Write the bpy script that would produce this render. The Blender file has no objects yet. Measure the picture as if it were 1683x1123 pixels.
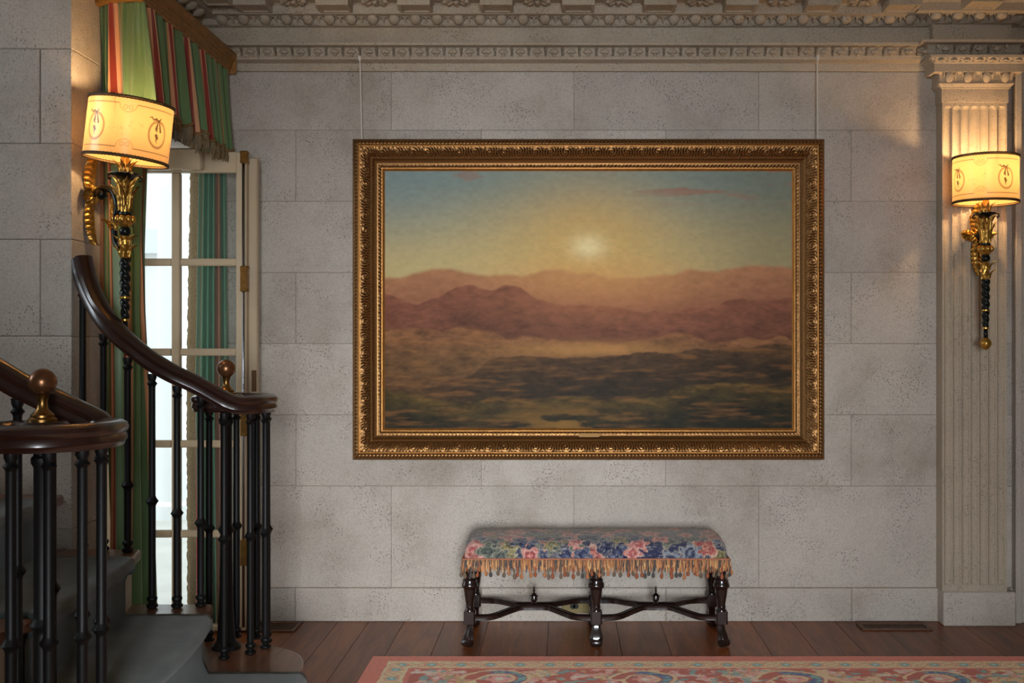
import bpy, bmesh, math, random
import numpy as np
from mathutils import Vector, Matrix
random.seed(7)
PI = math.pi
SC = bpy.context.scene
COL = SC.collection
# ------------------------------------------------------------------ camera, world, light, exposure
F, CX, CY, ZC = 1850.0, 928.0, 561.5, 1.304
cam = bpy.data.objects.new('camera', bpy.data.cameras.new('camera')); COL.objects.link(cam)
cam.location = (0, 0, ZC); cam.rotation_euler = (PI/2, 0, 0)
cam.data.sensor_width = 36; cam.data.lens = F/1683*36
cam.data.shift_x = -(CX-841.5)/1683; cam.data.shift_y = 0
cam.data.clip_start = .05; SC.camera = cam
SC.view_settings.view_transform = 'Standard'; SC.view_settings.look = 'None'
SC.view_settings.gamma = 1; SC.view_settings.use_curve_mapping = False
SC.view_settings.exposure = 0.0
w = bpy.data.worlds.new('sky'); SC.world = w; w.use_nodes = True
bg = w.node_tree.nodes['Background']; bg.inputs[0].default_value = (.86, .94, 1, 1); bg.inputs[1].default_value = 2.6

def area(name, loc, target, sx, sy, power, col, portal=False, spread=180):
    l = bpy.data.lights.new(name, 'AREA'); l.shape = 'RECTANGLE'; l.size = sx; l.size_y = sy
    l.energy = power; l.color = col; l.spread = math.radians(spread)
    if portal: l.cycles.is_portal = True
    o = bpy.data.objects.new(name, l); COL.objects.link(o); o.location = loc
    o.rotation_euler = (Vector(target)-Vector(loc)).to_track_quat('-Z', 'Y').to_euler()
    return o
area('window_daylight_rear', (.25, -2.95, 1.2), (-.45, 5.25, .35), 1.25, 1.9, 41, (.90, .95, 1), spread=50)
area('window_daylight_stair', (-4.15, 2.95, 2.35), (-1.8, 3.4, 1.2), 1.3, 1.0, 34, (.84, .93, 1))
area('garden_door_portal', (-1.95, 4.72, 1.08), (0, 4.72, 1.08), 1.05, 2.14, 1, (1, 1, 1), portal=True)

# ------------------------------------------------------------------ helpers
def lin(c):
    return tuple(((v/255)/12.92 if v/255 <= .04045 else ((v/255+.055)/1.055)**2.4) for v in c)
def linv(a):
    a = np.asarray(a, float)/255
    return np.where(a <= .04045, a/12.92, ((a+.055)/1.055)**2.4)

def h2(ix, iy, s):
    n = (ix.astype(np.int64)*374761393 + iy.astype(np.int64)*668265263 + s*974711) & 0x7fffffff
    n = ((n ^ (n >> 13))*1274126177) & 0x7fffffff
    n = (n ^ (n >> 16))
    return (n & 0xffff)/65535.0
def vn(x, y, s=0):
    x = np.asarray(x, float); y = np.asarray(y, float)
    ix = np.floor(x); iy = np.floor(y); fx = x-ix; fy = y-iy
    fx = fx*fx*(3-2*fx); fy = fy*fy*(3-2*fy)
    a = h2(ix, iy, s); b = h2(ix+1, iy, s); c = h2(ix, iy+1, s); d = h2(ix+1, iy+1, s)
    return (a*(1-fx)+b*fx)*(1-fy)+(c*(1-fx)+d*fx)*fy
def fbm(x, y, s=0, o=4):
    t = 0; a = .5; n = 0
    for k in range(o):
        t = t+a*vn(x*2**k+k*17.3, y*2**k+k*9.1, s+k); n += a; a *= .5
    return t/n
def sst(a, b, x):
    t = np.clip((x-a)/(b-a), 0, 1); return t*t*(3-2*t)
def mix(a, b, t):
    t = np.asarray(t)[..., None]; return a*(1-t)+b*t

def empty(name, loc=(0, 0, 0)):
    o = bpy.data.objects.new(name, None); COL.objects.link(o); o.location = loc; o.empty_display_size = .05
    return o
def thing(name, label, cat, loc=(0, 0, 0), group=None):
    o = empty(name, loc); return tag(o, label, cat, group)
def tag(o, label, cat, group=None):
    o['label'] = label; o['category'] = cat
    if group: o['group'] = group
    return o
def struct(o): o['kind'] = 'structure'; return o

def wloc(o):
    v = Vector((0, 0, 0))
    while o is not None: v += o.location; o = o.parent
    return v
def link(name, me, mat, parent=None, local=False, loc=None):
    o = bpy.data.objects.new(name, me); COL.objects.link(o)
    if mat is not None and not me.materials: me.materials.append(mat)
    if parent is not None:
        o.parent = parent
        if not local: o.location = -wloc(parent)
    if loc is not None: o.location = loc
    return o

class MB:
    def __init__(s): s.v = []; s.f = []; s.c = None
    def add(s, vs, fs):
        n = len(s.v); s.v += [tuple(v) for v in vs]; s.f += [tuple(i+n for i in f) for f in fs]; return s
    def box(s, x0, x1, y0, y1, z0, z1):
        return s.add([(x, y, z) for z in (z0, z1) for y in (y0, y1) for x in (x0, x1)],
                     [(0, 2, 3, 1), (4, 5, 7, 6), (0, 1, 5, 4), (2, 6, 7, 3), (0, 4, 6, 2), (1, 3, 7, 5)])
    def lathe(s, prof, cx=0, cy=0, n=20, sx=1, sy=1, lobes=0, la=0, twist=0):
        vs = []; fs = []; m = len(prof)
        for r, z in prof:
            for k in range(n):
                a = 2*PI*k/n; rr = r*(1+la*math.cos(lobes*(a+twist*z))) if lobes else r
                vs.append((cx+rr*sx*math.cos(a), cy+rr*sy*math.sin(a), z))
        for i in range(m-1):
            for k in range(n):
                k2 = (k+1) % n
                fs.append((i*n+k, i*n+k2, (i+1)*n+k2, (i+1)*n+k))
        if prof[0][0] > 1e-5: fs.append(tuple(range(n))[::-1])
        if prof[-1][0] > 1e-5: fs.append(tuple((m-1)*n+k for k in range(n)))
        return s.add(vs, fs)
    def sweep(s, path, prof, radii=None, up=Vector((0, 0, 1)), closed=False, cap=True):
        """prof: list of (side, up) points; the side stays horizontal-ish (perpendicular to up)"""
        P = [Vector(p) for p in path]; n = len(P); m = len(prof); vs = []; fs = []; lasts = None
        for i, p in enumerate(P):
            t = (P[min(i+1, n-1)]-P[max(i-1, 0)]) if not closed else (P[(i+1) % n]-P[i-1])
            t.normalize(); side = t.cross(up)
            if side.length < 1e-3: side = lasts or Vector((1, 0, 0))
            side.normalize(); lasts = side; u = side.cross(t)
            k = radii[i] if radii else 1
            for a, b in prof: vs.append(p+side*a*k+u*b*k)
        for i in range(n-1 if not closed else n):
            for j in range(m):
                a = i*m+j; b = i*m+(j+1) % m; i2 = (i+1) % n
                fs.append((a, b, i2*m+(j+1) % m, i2*m+j))
        if cap and not closed:
            fs.append(tuple(range(m))[::-1]); fs.append(tuple((n-1)*m+j for j in range(m)))
        return s.add(vs, fs)
    def tube(s, path, r, n=8, radii=None, up=Vector((0, 0, 1))):
        return s.sweep(path, [(r*math.cos(2*PI*k/n), r*math.sin(2*PI*k/n)) for k in range(n)], radii, up)
    def prism(s, poly, z0, z1):
        n = len(poly)
        return s.add([(x, y, z0) for x, y in poly]+[(x, y, z1) for x, y in poly],
                     [tuple(range(n))[::-1], tuple(range(n, 2*n))]+[(k, (k+1) % n, n+(k+1) % n, n+k) for k in range(n)])
    def xform(s, M, i0=0):
        s.v[i0:] = [tuple(M @ Vector(v)) for v in s.v[i0:]]; return s
    def mesh(s, name, smooth=False, bevel=0, seg=1, angle=None):
        me = bpy.data.meshes.new(name); me.from_pydata(s.v, [], s.f)
        bm = bmesh.new(); bm.from_mesh(me)
        if bevel: bmesh.ops.bevel(bm, geom=bm.edges[:], offset=bevel, segments=seg, profile=.5, affect='EDGES', clamp_overlap=True)
        bmesh.ops.recalc_face_normals(bm, faces=bm.faces); bm.to_mesh(me); bm.free()
        if smooth or angle:
            me.polygons.foreach_set('use_smooth', [True]*len(me.polygons))
            if angle: me.set_sharp_from_angle(angle=math.radians(angle))
        return me
    def build(s, name, mat, parent=None, local=False, smooth=False, bevel=0, seg=1, angle=None):
        return link(name, s.mesh(name, smooth, bevel, seg, angle), mat, parent, local)

def grid(name, V, mat, parent=None, col=None, wrapx=False, wrapy=False, smooth=True, local=False, uv=None, flip=False):
    """V (ny,nx,3)"""
    ny, nx = V.shape[:2]
    I = np.arange(ny*nx).reshape(ny, nx)
    A = I
    if wrapx: A = np.concatenate([A, A[:, :1]], 1)
    if wrapy: A = np.concatenate([A, A[:1]], 0)
    q = np.stack([A[:-1, :-1], A[:-1, 1:], A[1:, 1:], A[1:, :-1]], -1).reshape(-1, 4)
    if flip: q = q[:, ::-1]
    me = bpy.data.meshes.new(name)
    me.vertices.add(ny*nx); me.vertices.foreach_set('co', V.reshape(-1).astype(np.float32))
    me.loops.add(q.size); me.loops.foreach_set('vertex_index', q.reshape(-1).astype(np.int32))
    me.polygons.add(len(q)); me.polygons.foreach_set('loop_start', np.arange(0, q.size, 4, dtype=np.int32))
    me.update(calc_edges=True); me.validate()
    if smooth: me.polygons.foreach_set('use_smooth', [True]*len(q))
    if col is not None:
        c = np.ones((ny*nx, 4), np.float32); c[:, :3] = np.clip(col.reshape(-1, 3), 0, 1)
        at = me.color_attributes.new('pattern', 'FLOAT_COLOR', 'POINT'); at.data.foreach_set('color', c.reshape(-1))
    if uv is not None:
        ul = me.uv_layers.new(name='UVMap'); ul.data.foreach_set('uv', uv.reshape(-1, 2)[q.reshape(-1)].reshape(-1).astype(np.float32))
    return link(name, me, mat, parent, local)

def catmull(pts, n=8):
    P = [Vector(p) for p in pts]; out = []
    for i in range(len(P)-1):
        a = P[max(i-1, 0)]; b = P[i]; c = P[i+1]; d = P[min(i+2, len(P)-1)]
        for k in range(n):
            t = k/n
            out.append(.5*((2*b)+(c-a)*t+(2*a-5*b+4*c-d)*t*t+(3*b-a-3*c+d)*t**3))
    out.append(P[-1]); return out

def wsweep(mb, path, prof):
    """mitred sweep of a wall moulding; path in plan with the room on its right-hand side, prof (projection, z) bottom to top"""
    n = len(path); P = [Vector(p) for p in path]; m = len(prof); dirs = []
    for i in range(n):
        ns = []
        if i > 0: d = (P[i]-P[i-1]).normalized(); ns.append(Vector((d.y, -d.x)))
        if i < n-1: d = (P[i+1]-P[i]).normalized(); ns.append(Vector((d.y, -d.x)))
        if len(ns) == 2:
            b = (ns[0]+ns[1]); b = b/b.dot(ns[0])
        else: b = ns[0]
        dirs.append(b)
    vs = [(P[i].x+dirs[i].x*p, P[i].y+dirs[i].y*p, z) for i in range(n) for p, z in prof]
    fs = [(i*m+j, (i+1)*m+j, (i+1)*m+j+1, i*m+j+1) for i in range(n-1) for j in range(m-1)]
    mb.add(vs, fs); return mb

# ------------------------------------------------------------------ materials
def newmat(name):
    m = bpy.data.materials.new(name); m.use_nodes = True
    nt = m.node_tree; return m, nt, nt.nodes['Principled BSDF']
def node(nt, t, **kw):
    n = nt.nodes.new(t)
    for k, v in kw.items():
        if k.startswith('i_'): n.inputs[k[2:].replace('_', ' ')].default_value = v
        else: setattr(n, k, v)
    return n
def ramp(nt, fac, stops, interp='LINEAR'):
    r = nt.nodes.new('ShaderNodeValToRGB'); r.color_ramp.interpolation = interp
    e = r.color_ramp.elements
    while len(e) < len(stops): e.new(.5)
    for el, (p, c) in zip(e, stops): el.position = p; el.color = (*c, 1)
    nt.links.new(fac, r.inputs[0]); return r.outputs[0]
def texco(nt, obj=True):
    return nt.nodes.new('ShaderNodeTexCoord').outputs['Object' if obj else 'Generated']
def bump(nt, b, h, strength=.3, dist=.002):
    n = node(nt, 'ShaderNodeBump'); n.inputs['Strength'].default_value = strength; n.inputs['Distance'].default_value = dist
    nt.links.new(h, n.inputs['Height']); nt.links.new(n.outputs[0], b.inputs['Normal'])
def plain(name, rgb, rough=.5, metal=0, noise=0, scale=60, bmp=0, coat=0):
    m, nt, b = newmat(name); c = lin(rgb)
    b.inputs['Base Color'].default_value = (*c, 1); b.inputs['Roughness'].default_value = rough; b.inputs['Metallic'].default_value = metal
    if coat: b.inputs['Coat Weight'].default_value = coat; b.inputs['Coat Roughness'].default_value = .12
    if noise or bmp:
        n = node(nt, 'ShaderNodeTexNoise', i_Scale=scale, i_Detail=5.0); nt.links.new(texco(nt), n.inputs['Vector'])
        if noise: nt.links.new(ramp(nt, n.outputs[0], [(.3, tuple(x*(1-noise) for x in c)), (.7, tuple(min(1, x*(1+noise)) for x in c))]), b.inputs['Base Color'])
        if bmp: bump(nt, b, n.outputs[0], bmp)
    return m

def stone_mat(name, base, var=.16, pit=.6, rand=True):
    m, nt, b = newmat(name); L = nt.links
    co = nt.nodes.new('ShaderNodeNewGeometry').outputs['Position']
    oi = nt.nodes.new('ShaderNodeObjectInfo')
    big = node(nt, 'ShaderNodeTexNoise', i_Scale=2.6, i_Detail=5.0, i_Roughness=.62); L.new(co, big.inputs['Vector'])
    fine = node(nt, 'ShaderNodeTexNoise', i_Scale=150.0, i_Detail=5.0, i_Roughness=.8); L.new(co, fine.inputs['Vector'])
    c = lin(base)
    dark = tuple(x*(1-var)*(1, .965, .92)[i] for i, x in enumerate(c)); lite = tuple(min(1, x*(1+var*.55)) for x in c)
    col = ramp(nt, big.outputs[0], [(.30, dark), (.5, c), (.72, lite)])
    # per-stone tone
    if rand:
        mr = node(nt, 'ShaderNodeMapRange'); L.new(oi.outputs['Random'], mr.inputs[0]); mr.inputs[3].default_value = .86; mr.inputs[4].default_value = 1.08
        mx = node(nt, 'ShaderNodeMix', data_type='RGBA', blend_type='MULTIPLY'); mx.inputs[0].default_value = 1
        L.new(col, mx.inputs[6]); cc = nt.nodes.new('ShaderNodeCombineColor')
        for i in range(3): L.new(mr.outputs[0], cc.inputs[i])
        L.new(cc.outputs[0], mx.inputs[7]); col = mx.outputs[2]
    # grain
    g = ramp(nt, fine.outputs[0], [(.32, (.62, .60, .58)), (.5, (.95, .95, .95)), (.68, (1.12, 1.12, 1.12))])
    m2 = node(nt, 'ShaderNodeMix', data_type='RGBA', blend_type='MULTIPLY'); m2.inputs[0].default_value = .8
    L.new(col, m2.inputs[6]); L.new(g, m2.inputs[7]); col = m2.outputs[2]
    # pits, gathered where a second noise is high
    vo = node(nt, 'ShaderNodeTexVoronoi', i_Scale=85.0); L.new(co, vo.inputs['Vector'])
    pr = ramp(nt, vo.outputs['Distance'], [(.14, (1, 1, 1)), (.30, (0, 0, 0))])
    msk = node(nt, 'ShaderNodeTexNoise', i_Scale=7.0, i_Detail=3.0); L.new(co, msk.inputs['Vector'])
    mk = ramp(nt, msk.outputs[0], [(.44, (0, 0, 0)), (.62, (1, 1, 1))])
    mm = node(nt, 'ShaderNodeMath', operation='MULTIPLY'); L.new(pr, mm.inputs[0]); L.new(mk, mm.inputs[1])
    m3 = node(nt, 'ShaderNodeMix', data_type='RGBA'); L.new(col, m3.inputs[6]); m3.inputs[7].default_value = (*[x*.35 for x in c], 1)
    k = node(nt, 'ShaderNodeMath', operation='MULTIPLY'); L.new(mm.outputs[0], k.inputs[0]); k.inputs[1].default_value = pit; L.new(k.outputs[0], m3.inputs[0])
    L.new(m3.outputs[2], b.inputs['Base Color']); b.inputs['Roughness'].default_value = .82
    b.inputs['Specular IOR Level'].default_value = .3
    hs = node(nt, 'ShaderNodeMath', operation='MULTIPLY_ADD'); L.new(mm.outputs[0], hs.inputs[0]); hs.inputs[1].default_value = -1.2; L.new(fine.outputs[0], hs.inputs[2])
    bump(nt, b, hs.outputs[0], .8, .003)
    return m
M_STONE = stone_mat('limestone', (194, 185, 174), var=.22)
M_CARVE = stone_mat('carved_limestone', (188, 174, 154), pit=.35, rand=False)
M_JOINT = plain('mortar', (150, 138, 122), .9)

def wood_mat(name, a, bcol, rough=.3, scale=1.0, axis='Y', coat=.25, rand=True):
    m, nt, b = newmat(name); L = nt.links
    mp = node(nt, 'ShaderNodeMapping'); L.new(texco(nt), mp.inputs[0])
    st = {'Y': (9, .9, 9), 'X': (.9, 9, 9), 'Z': (9, 9, .9)}[axis]
    mp.inputs['Scale'].default_value = tuple(s*scale for s in st)
    oi = nt.nodes.new('ShaderNodeObjectInfo')
    ml = node(nt, 'ShaderNodeMath', operation='MULTIPLY'); L.new(oi.outputs['Random'], ml.inputs[0]); ml.inputs[1].default_value = 37
    cb = nt.nodes.new('ShaderNodeCombineXYZ')
    for i in range(3): L.new(ml.outputs[0], cb.inputs[i])
    L.new(cb.outputs[0], mp.inputs['Location'])
    n = node(nt, 'ShaderNodeTexNoise', i_Scale=2.5, i_Detail=8.0, i_Roughness=.6, i_Distortion=.6); L.new(mp.outputs[0], n.inputs['Vector'])
    n2 = node(nt, 'ShaderNodeTexNoise', i_Scale=14.0, i_Detail=4.0); L.new(mp.outputs[0], n2.inputs['Vector'])
    ad = node(nt, 'ShaderNodeMath', operation='MULTIPLY_ADD'); L.new(n2.outputs[0], ad.inputs[0]); ad.inputs[1].default_value = .35; L.new(n.outputs[0], ad.inputs[2])
    col = ramp(nt, ad.outputs[0], [(.45, lin(a)), (.85, lin(bcol))])
    if rand:
        mr = node(nt, 'ShaderNodeMapRange'); L.new(oi.outputs['Random'], mr.inputs[0]); mr.inputs[3].default_value = .72; mr.inputs[4].default_value = 1.25
        hv = node(nt, 'ShaderNodeHueSaturation'); L.new(mr.outputs[0], hv.inputs['Value']); L.new(col, hv.inputs['Color']); col = hv.outputs[0]
    L.new(col, b.inputs['Base Color']); b.inputs['Roughness'].default_value = rough
    b.inputs['Coat Weight'].default_value = coat; b.inputs['Coat Roughness'].default_value = .15
    bump(nt, b, n2.outputs[0], .12, .001)
    return m
M_FLOOR = wood_mat('oak_floor', (92, 46, 20), (152, 86, 42), .34, axis='Y', coat=.0)
M_FLOOR.node_tree.nodes['Principled BSDF'].inputs['Specular IOR Level'].default_value = .35
M_TREAD = wood_mat('oak_tread', (96, 58, 38), (148, 98, 68), .3, axis='Y', coat=.4, rand=False)
M_RAIL = wood_mat('mahogany_rail', (30, 16, 12), (50, 27, 20), .28, axis='X', coat=.35, rand=False)
M_EBONY = wood_mat('ebonised_walnut', (18, 12, 11), (40, 25, 21), .24, axis='Z', coat=.6, rand=False)
M_IRON = plain('black_iron', (12, 11, 11), .5, 0, bmp=.12, scale=200)
M_IRON.node_tree.nodes['Principled BSDF'].inputs['Specular IOR Level'].default_value = .3
M_BRASS = plain('aged_brass', (150, 112, 62), .34, 1, noise=.25, scale=40)
M_BALL = plain('brown_brass_ball', (124, 84, 56), .3, .75, noise=.2, scale=30)
M_CREAM = plain('cream_paint', (206, 192, 164), .45, noise=.06, scale=12)
M_PAINT = plain('door_paint', (188, 170, 142), .4, noise=.05, scale=10)
M_CEIL = plain('ceiling_plaster', (176, 168, 156), .9)
M_REAR = plain('room_plaster', (150, 140, 126), .9)
M_CARPET = None
def carpet():
    m, nt, b = newmat('grey_green_carpet'); L = nt.links
    n = node(nt, 'ShaderNodeTexNoise', i_Scale=420.0, i_Detail=3.0); L.new(texco(nt), n.inputs['Vector'])
    n2 = node(nt, 'ShaderNodeTexNoise', i_Scale=9.0, i_Detail=4.0); L.new(texco(nt), n2.inputs['Vector'])
    ad = node(nt, 'ShaderNodeMath', operation='MULTIPLY_ADD'); L.new(n.outputs[0], ad.inputs[0]); ad.inputs[1].default_value = .5; L.new(n2.outputs[0], ad.inputs[2])
    L.new(ramp(nt, ad.outputs[0], [(.5, lin((40, 52, 53))), (1, lin((74, 90, 88)))]), b.inputs['Base Color'])
    b.inputs['Roughness'].default_value = .95; b.inputs['Sheen Weight'].default_value = .35
    bump(nt, b, n.outputs[0], .5, .003); return m
M_CARPET = carpet()

def attr_mat(name, rough=.6, bmpscale=0, bstr=.3, spec=.4, metal=0, sheen=0, coat=0):
    m, nt, b = newmat(name)
    a = node(nt, 'ShaderNodeAttribute', attribute_name='pattern'); nt.links.new(a.outputs['Color'], b.inputs['Base Color'])
    b.inputs['Roughness'].default_value = rough; b.inputs['Specular IOR Level'].default_value = spec; b.inputs['Metallic'].default_value = metal
    b.inputs['Sheen Weight'].default_value = sheen; b.inputs['Coat Weight'].default_value = coat
    if bmpscale:
        n = node(nt, 'ShaderNodeTexNoise', i_Scale=float(bmpscale), i_Detail=3.0); nt.links.new(texco(nt), n.inputs['Vector']); bump(nt, b, n.outputs[0], bstr)
    return m
M_CANVAS = attr_mat('oil_on_canvas', .5, 200, .12, .12)
M_RUG = attr_mat('woven_rug', .95, 500, .6, .1, sheen=.3)
M_TAP = attr_mat('tapestry', .9, 420, .7, .15, sheen=.25)
M_THREAD = attr_mat('silk_thread', .7, 0)

def gilt_mat(name, hi, lo, rough=.38, sc=120):
    m, nt, b = newmat(name); L = nt.links
    gm = nt.nodes.new('ShaderNodeNewGeometry')
    n = node(nt, 'ShaderNodeTexNoise', i_Scale=float(sc), i_Detail=4.0); L.new(texco(nt), n.inputs['Vector'])
    pt = node(nt, 'ShaderNodeMath', operation='MULTIPLY_ADD'); L.new(n.outputs[0], pt.inputs[0]); pt.inputs[1].default_value = .35
    pr = ramp(nt, gm.outputs['Pointiness'], [(.44, (0, 0, 0)), (.56, (1, 1, 1))]); L.new(pr, pt.inputs[2])
    L.new(ramp(nt, pt.outputs[0], [(.25, lin(lo)), (.95, lin(hi))]), b.inputs['Base Color'])
    b.inputs['Metallic'].default_value = .85; b.inputs['Roughness'].default_value = rough
    bump(nt, b, n.outputs[0], .2, .001); return m
M_GILT = gilt_mat('antique_gilt', (172, 126, 76), (58, 36, 19), .38)
M_GILT2 = gilt_mat('sconce_gilt', (206, 158, 74), (92, 60, 24), .32)
M_SLIP = plain('gold_slip', (180, 124, 62), .42, .8, noise=.15, scale=30)
M_BRONZE = plain('dark_green_bronze', (30, 34, 32), .3, .6, noise=.3, scale=80)
M_PELMET = plain('gilded_pelmet', (146, 104, 48), .45, .35, noise=.25, scale=30)

def silk(name, trans=.0, palette=None):
    m, nt, b = newmat(name); L = nt.links
    uv = nt.nodes.new('ShaderNodeUVMap'); sp = nt.nodes.new('ShaderNodeSeparateXYZ'); L.new(uv.outputs[0], sp.inputs[0])
    fr = node(nt, 'ShaderNodeMath', operation='FRACT'); L.new(sp.outputs[0], fr.inputs[0])
    g, o, r, s = [lin(c) for c in (palette or ((96, 124, 80), (190, 132, 84), (140, 50, 38), (206, 150, 110)))]
    col = ramp(nt, fr.outputs[0], [(0, g), (.60, o), (.615, s), (.68, r), (.76, s), (.82, o), (.84, g), (.92, o), (.932, g)], 'CONSTANT')
    n = node(nt, 'ShaderNodeTexNoise', i_Scale=6.0, i_Detail=3.0); L.new(texco(nt), n.inputs['Vector'])
    L.new(col, b.inputs['Base Color']); b.inputs['Roughness'].default_value = .42; b.inputs['Sheen Weight'].default_value = .3
    bump(nt, b, n.outputs[0], .15, .01)
    if trans:
        out = nt.nodes['Material Output']; tr = nt.nodes.new('ShaderNodeBsdfTranslucent'); L.new(col, tr.inputs[0])
        ms = nt.nodes.new('ShaderNodeMixShader'); ms.inputs[0].default_value = trans
        L.new(b.outputs[0], ms.inputs[1]); L.new(tr.outputs[0], ms.inputs[2]); L.new(ms.outputs[0], out.inputs[0])
    return m
M_SILK = silk('striped_silk', .12)
M_SILK2 = silk('striped_silk_daylit', .45, ((136, 190, 164), (206, 160, 130), (166, 66, 66), (226, 176, 152)))  # paler copy of the striped silk with daylight put into its colours
M_TRIM = plain('gold_brown_braid', (122, 92, 52), .8, noise=.45, scale=220, bmp=.8)
M_FRINGE = plain('bullion_fringe', (112, 92, 58), .7, noise=.5, scale=260)

def glass():
    m, nt, b = newmat('window_glass'); L = nt.links; out = nt.nodes['Material Output']
    t = nt.nodes.new('ShaderNodeBsdfTransparent'); t.inputs[0].default_value = (.95, .97, .97, 1)
    g = nt.nodes.new('ShaderNodeBsdfGlossy'); g.inputs['Roughness'].default_value = .02
    fz = node(nt, 'ShaderNodeFresnel'); fz.inputs[0].default_value = 1.5
    ms = nt.nodes.new('ShaderNodeMixShader'); L.new(fz.outputs[0], ms.inputs[0]); L.new(t.outputs[0], ms.inputs[1]); L.new(g.outputs[0], ms.inputs[2]); L.new(ms.outputs[0], out.inputs[0])
    return m
M_GLASS = glass()

def shade_mat():
    m, nt, b = newmat('parchment_shade'); L = nt.links; out = nt.nodes['Material Output']
    a = node(nt, 'ShaderNodeAttribute', attribute_name='pattern')
    tr = nt.nodes.new('ShaderNodeBsdfTranslucent'); L.new(a.outputs['Color'], tr.inputs[0])
    b.inputs['Roughness'].default_value = .28; L.new(a.outputs['Color'], b.inputs['Base Color'])
    ms = nt.nodes.new('ShaderNodeMixShader'); ms.inputs[0].default_value = .32
    L.new(b.outputs[0], ms.inputs[1]); L.new(tr.outputs[0], ms.inputs[2]); L.new(ms.outputs[0], out.inputs[0]); return m
M_SHADE = shade_mat()
M_BRAID = plain('dark_gold_braid', (74, 56, 30), .6, .3, noise=.5, scale=300)
M_BULB = plain('bulb', (255, 220, 160), .5)
_b = M_BULB.node_tree.nodes['Principled BSDF']; _b.inputs['Emission Color'].default_value = (1, .66, .3, 1); _b.inputs['Emission Strength'].default_value = 12

# pixel helpers: a point seen at (px,py) on the plane at depth Y
def X(px, Y): return (px-CX)*Y/F
def Z(py, Y): return ZC-(py-CY)*Y/F
YW = 5.25; XL = -1.73; YN = 3.95; YO = 4.195     # back wall, left wall, near wall face, opening edge

# ------------------------------------------------------------------ room shell
def stones(root, rows, y0, y1, xa, xb, gap=.0009, bevel=.0016, back=None):
    for z0, z1, js in rows:
        xs = [xa]+[j for j in js if xa+.02 < j < xb-.02]+[xb]
        for a, b in zip(xs[:-1], xs[1:]):
            d = random.uniform(0, .0012)
            MB().box(a+gap, b-gap, y0+d, y1, z0+gap, z1-gap).build('stone', M_STONE, root, bevel=bevel)
ZJ = [Z(y, YW) for y in (966, 799, 682, 565, 448, 331, 214, 118)]
wb = struct(MB().box(XL, 3.2, YW+.004, YW+.30, -.02, 2.97).build('wall_back', M_JOINT))
A = [X(p, YW) for p in (343, 643, 943, 1247, 1549, 1850)]; B = [X(p, YW) for p in (486, 791, 1094, 1399, 1702, 1900)]
rows = [(ZJ[i], ZJ[i+1], [A, B, A, B, A, B, A][i]) for i in range(7)]
stones(wb, rows, YW, YW+.05, XL, 3.2)
bb = struct(MB().box(XL, 3.2, YW-.006, YW+.01, 0, ZJ[0]-.004).build('baseboard_back', M_JOINT))
for a, b in zip([XL]+B, B+[3.2]):
    if b-a > .05: MB().box(a+.001, b-.001, YW-.012, YW+.01, 0.001, ZJ[0]-.001).build('stone', M_STONE, bb, bevel=.003)
# stone wall behind the stairs, whose end face returns to the garden door
ws = struct(MB().box(-4.2, XL-.004, YN+.005, YO-.006, -.02, 2.97).build('wall_stair', M_JOINT))
zz = [0, .30, .645, .985, 1.322, 1.662, 1.999, 2.332, 2.665, 2.97]
for i in range(9):
    js = [-3.30, -2.55, -1.84] if i % 2 == 0 else [-3.7, -2.95, -2.2]
    xs = [-4.2]+js+[XL]
    for a, b in zip(xs[:-1], xs[1:]):
        MB().box(a+.0015, b-.0015 if b < XL else b, YN+random.uniform(0, .0012), YO, zz[i]+.001, zz[i+1]-.001).build('stone', M_STONE, ws, bevel=.0025)
# left wall: lintel over the garden door and the outer reveal
wl = struct(MB().box(XL-.17, XL, YO, YW+.3, 2.20, 2.97).build('wall_left', M_STONE))
wall_r = struct(MB().box(3.2, 3.35, -3, YW, 0, 2.97).build('wall_right', M_REAR))
m = MB()
for x0, x1, z0, z1 in ((-4.2, -.42, 0, 2.97), (.92, 3.2, 0, 2.97), (-.42, .92, 0, .2), (-.42, .92, 2.25, 2.97)): m.box(x0, x1, -3.15, -3, z0, z1)
struct(m.build('wall_rear', M_REAR))
m = MB()
for y0, y1, z0, z1 in ((-3, 2.25, 0, 2.97), (3.65, YN, 0, 2.97), (2.25, 3.65, 0, 1.8), (2.25, 3.65, 2.88, 2.97)): m.box(-4.35, -4.2, y0, y1, z0, z1)
struct(m.build('wall_far_left', M_REAR))
struct(MB().box(-4.2, 3.2, -3, YW, 2.95, 3.05).build('ceiling', M_CEIL))
struct(MB().box(-4.2, -.55, -.25, -.12, 0, 2.97).build('wall_daylight_block', M_REAR))  # unseen partial wall, added to keep the rear daylight off the stairs
# floor boards run towards the back wall
fl = struct(MB().box(-4.2, 3.2, -3, YW+.3, -.06, -.012).build('floor', M_JOINT))
xs = [X(p, YW) for p in (420, 500, 557, 607, 665, 732, 803, 902, 1012, 1085, 1170, 1232, 1300, 1371, 1440, 1500, 1572, 1640, 1700)]
xs = [-4.2+.24*k for k in range(11)]+[v for v in xs if v > -1.70]+[2.4, 2.62, 2.85, 3.03, 3.2]
for a, b in zip(xs[:-1], xs[1:]):
    MB().box(a+.0009, b-.0009, -3, YW+(.0 if a > XL-.2 else -1.2), -.012, 0).build('plank', M_FLOOR, fl, bevel=.0008)

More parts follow.
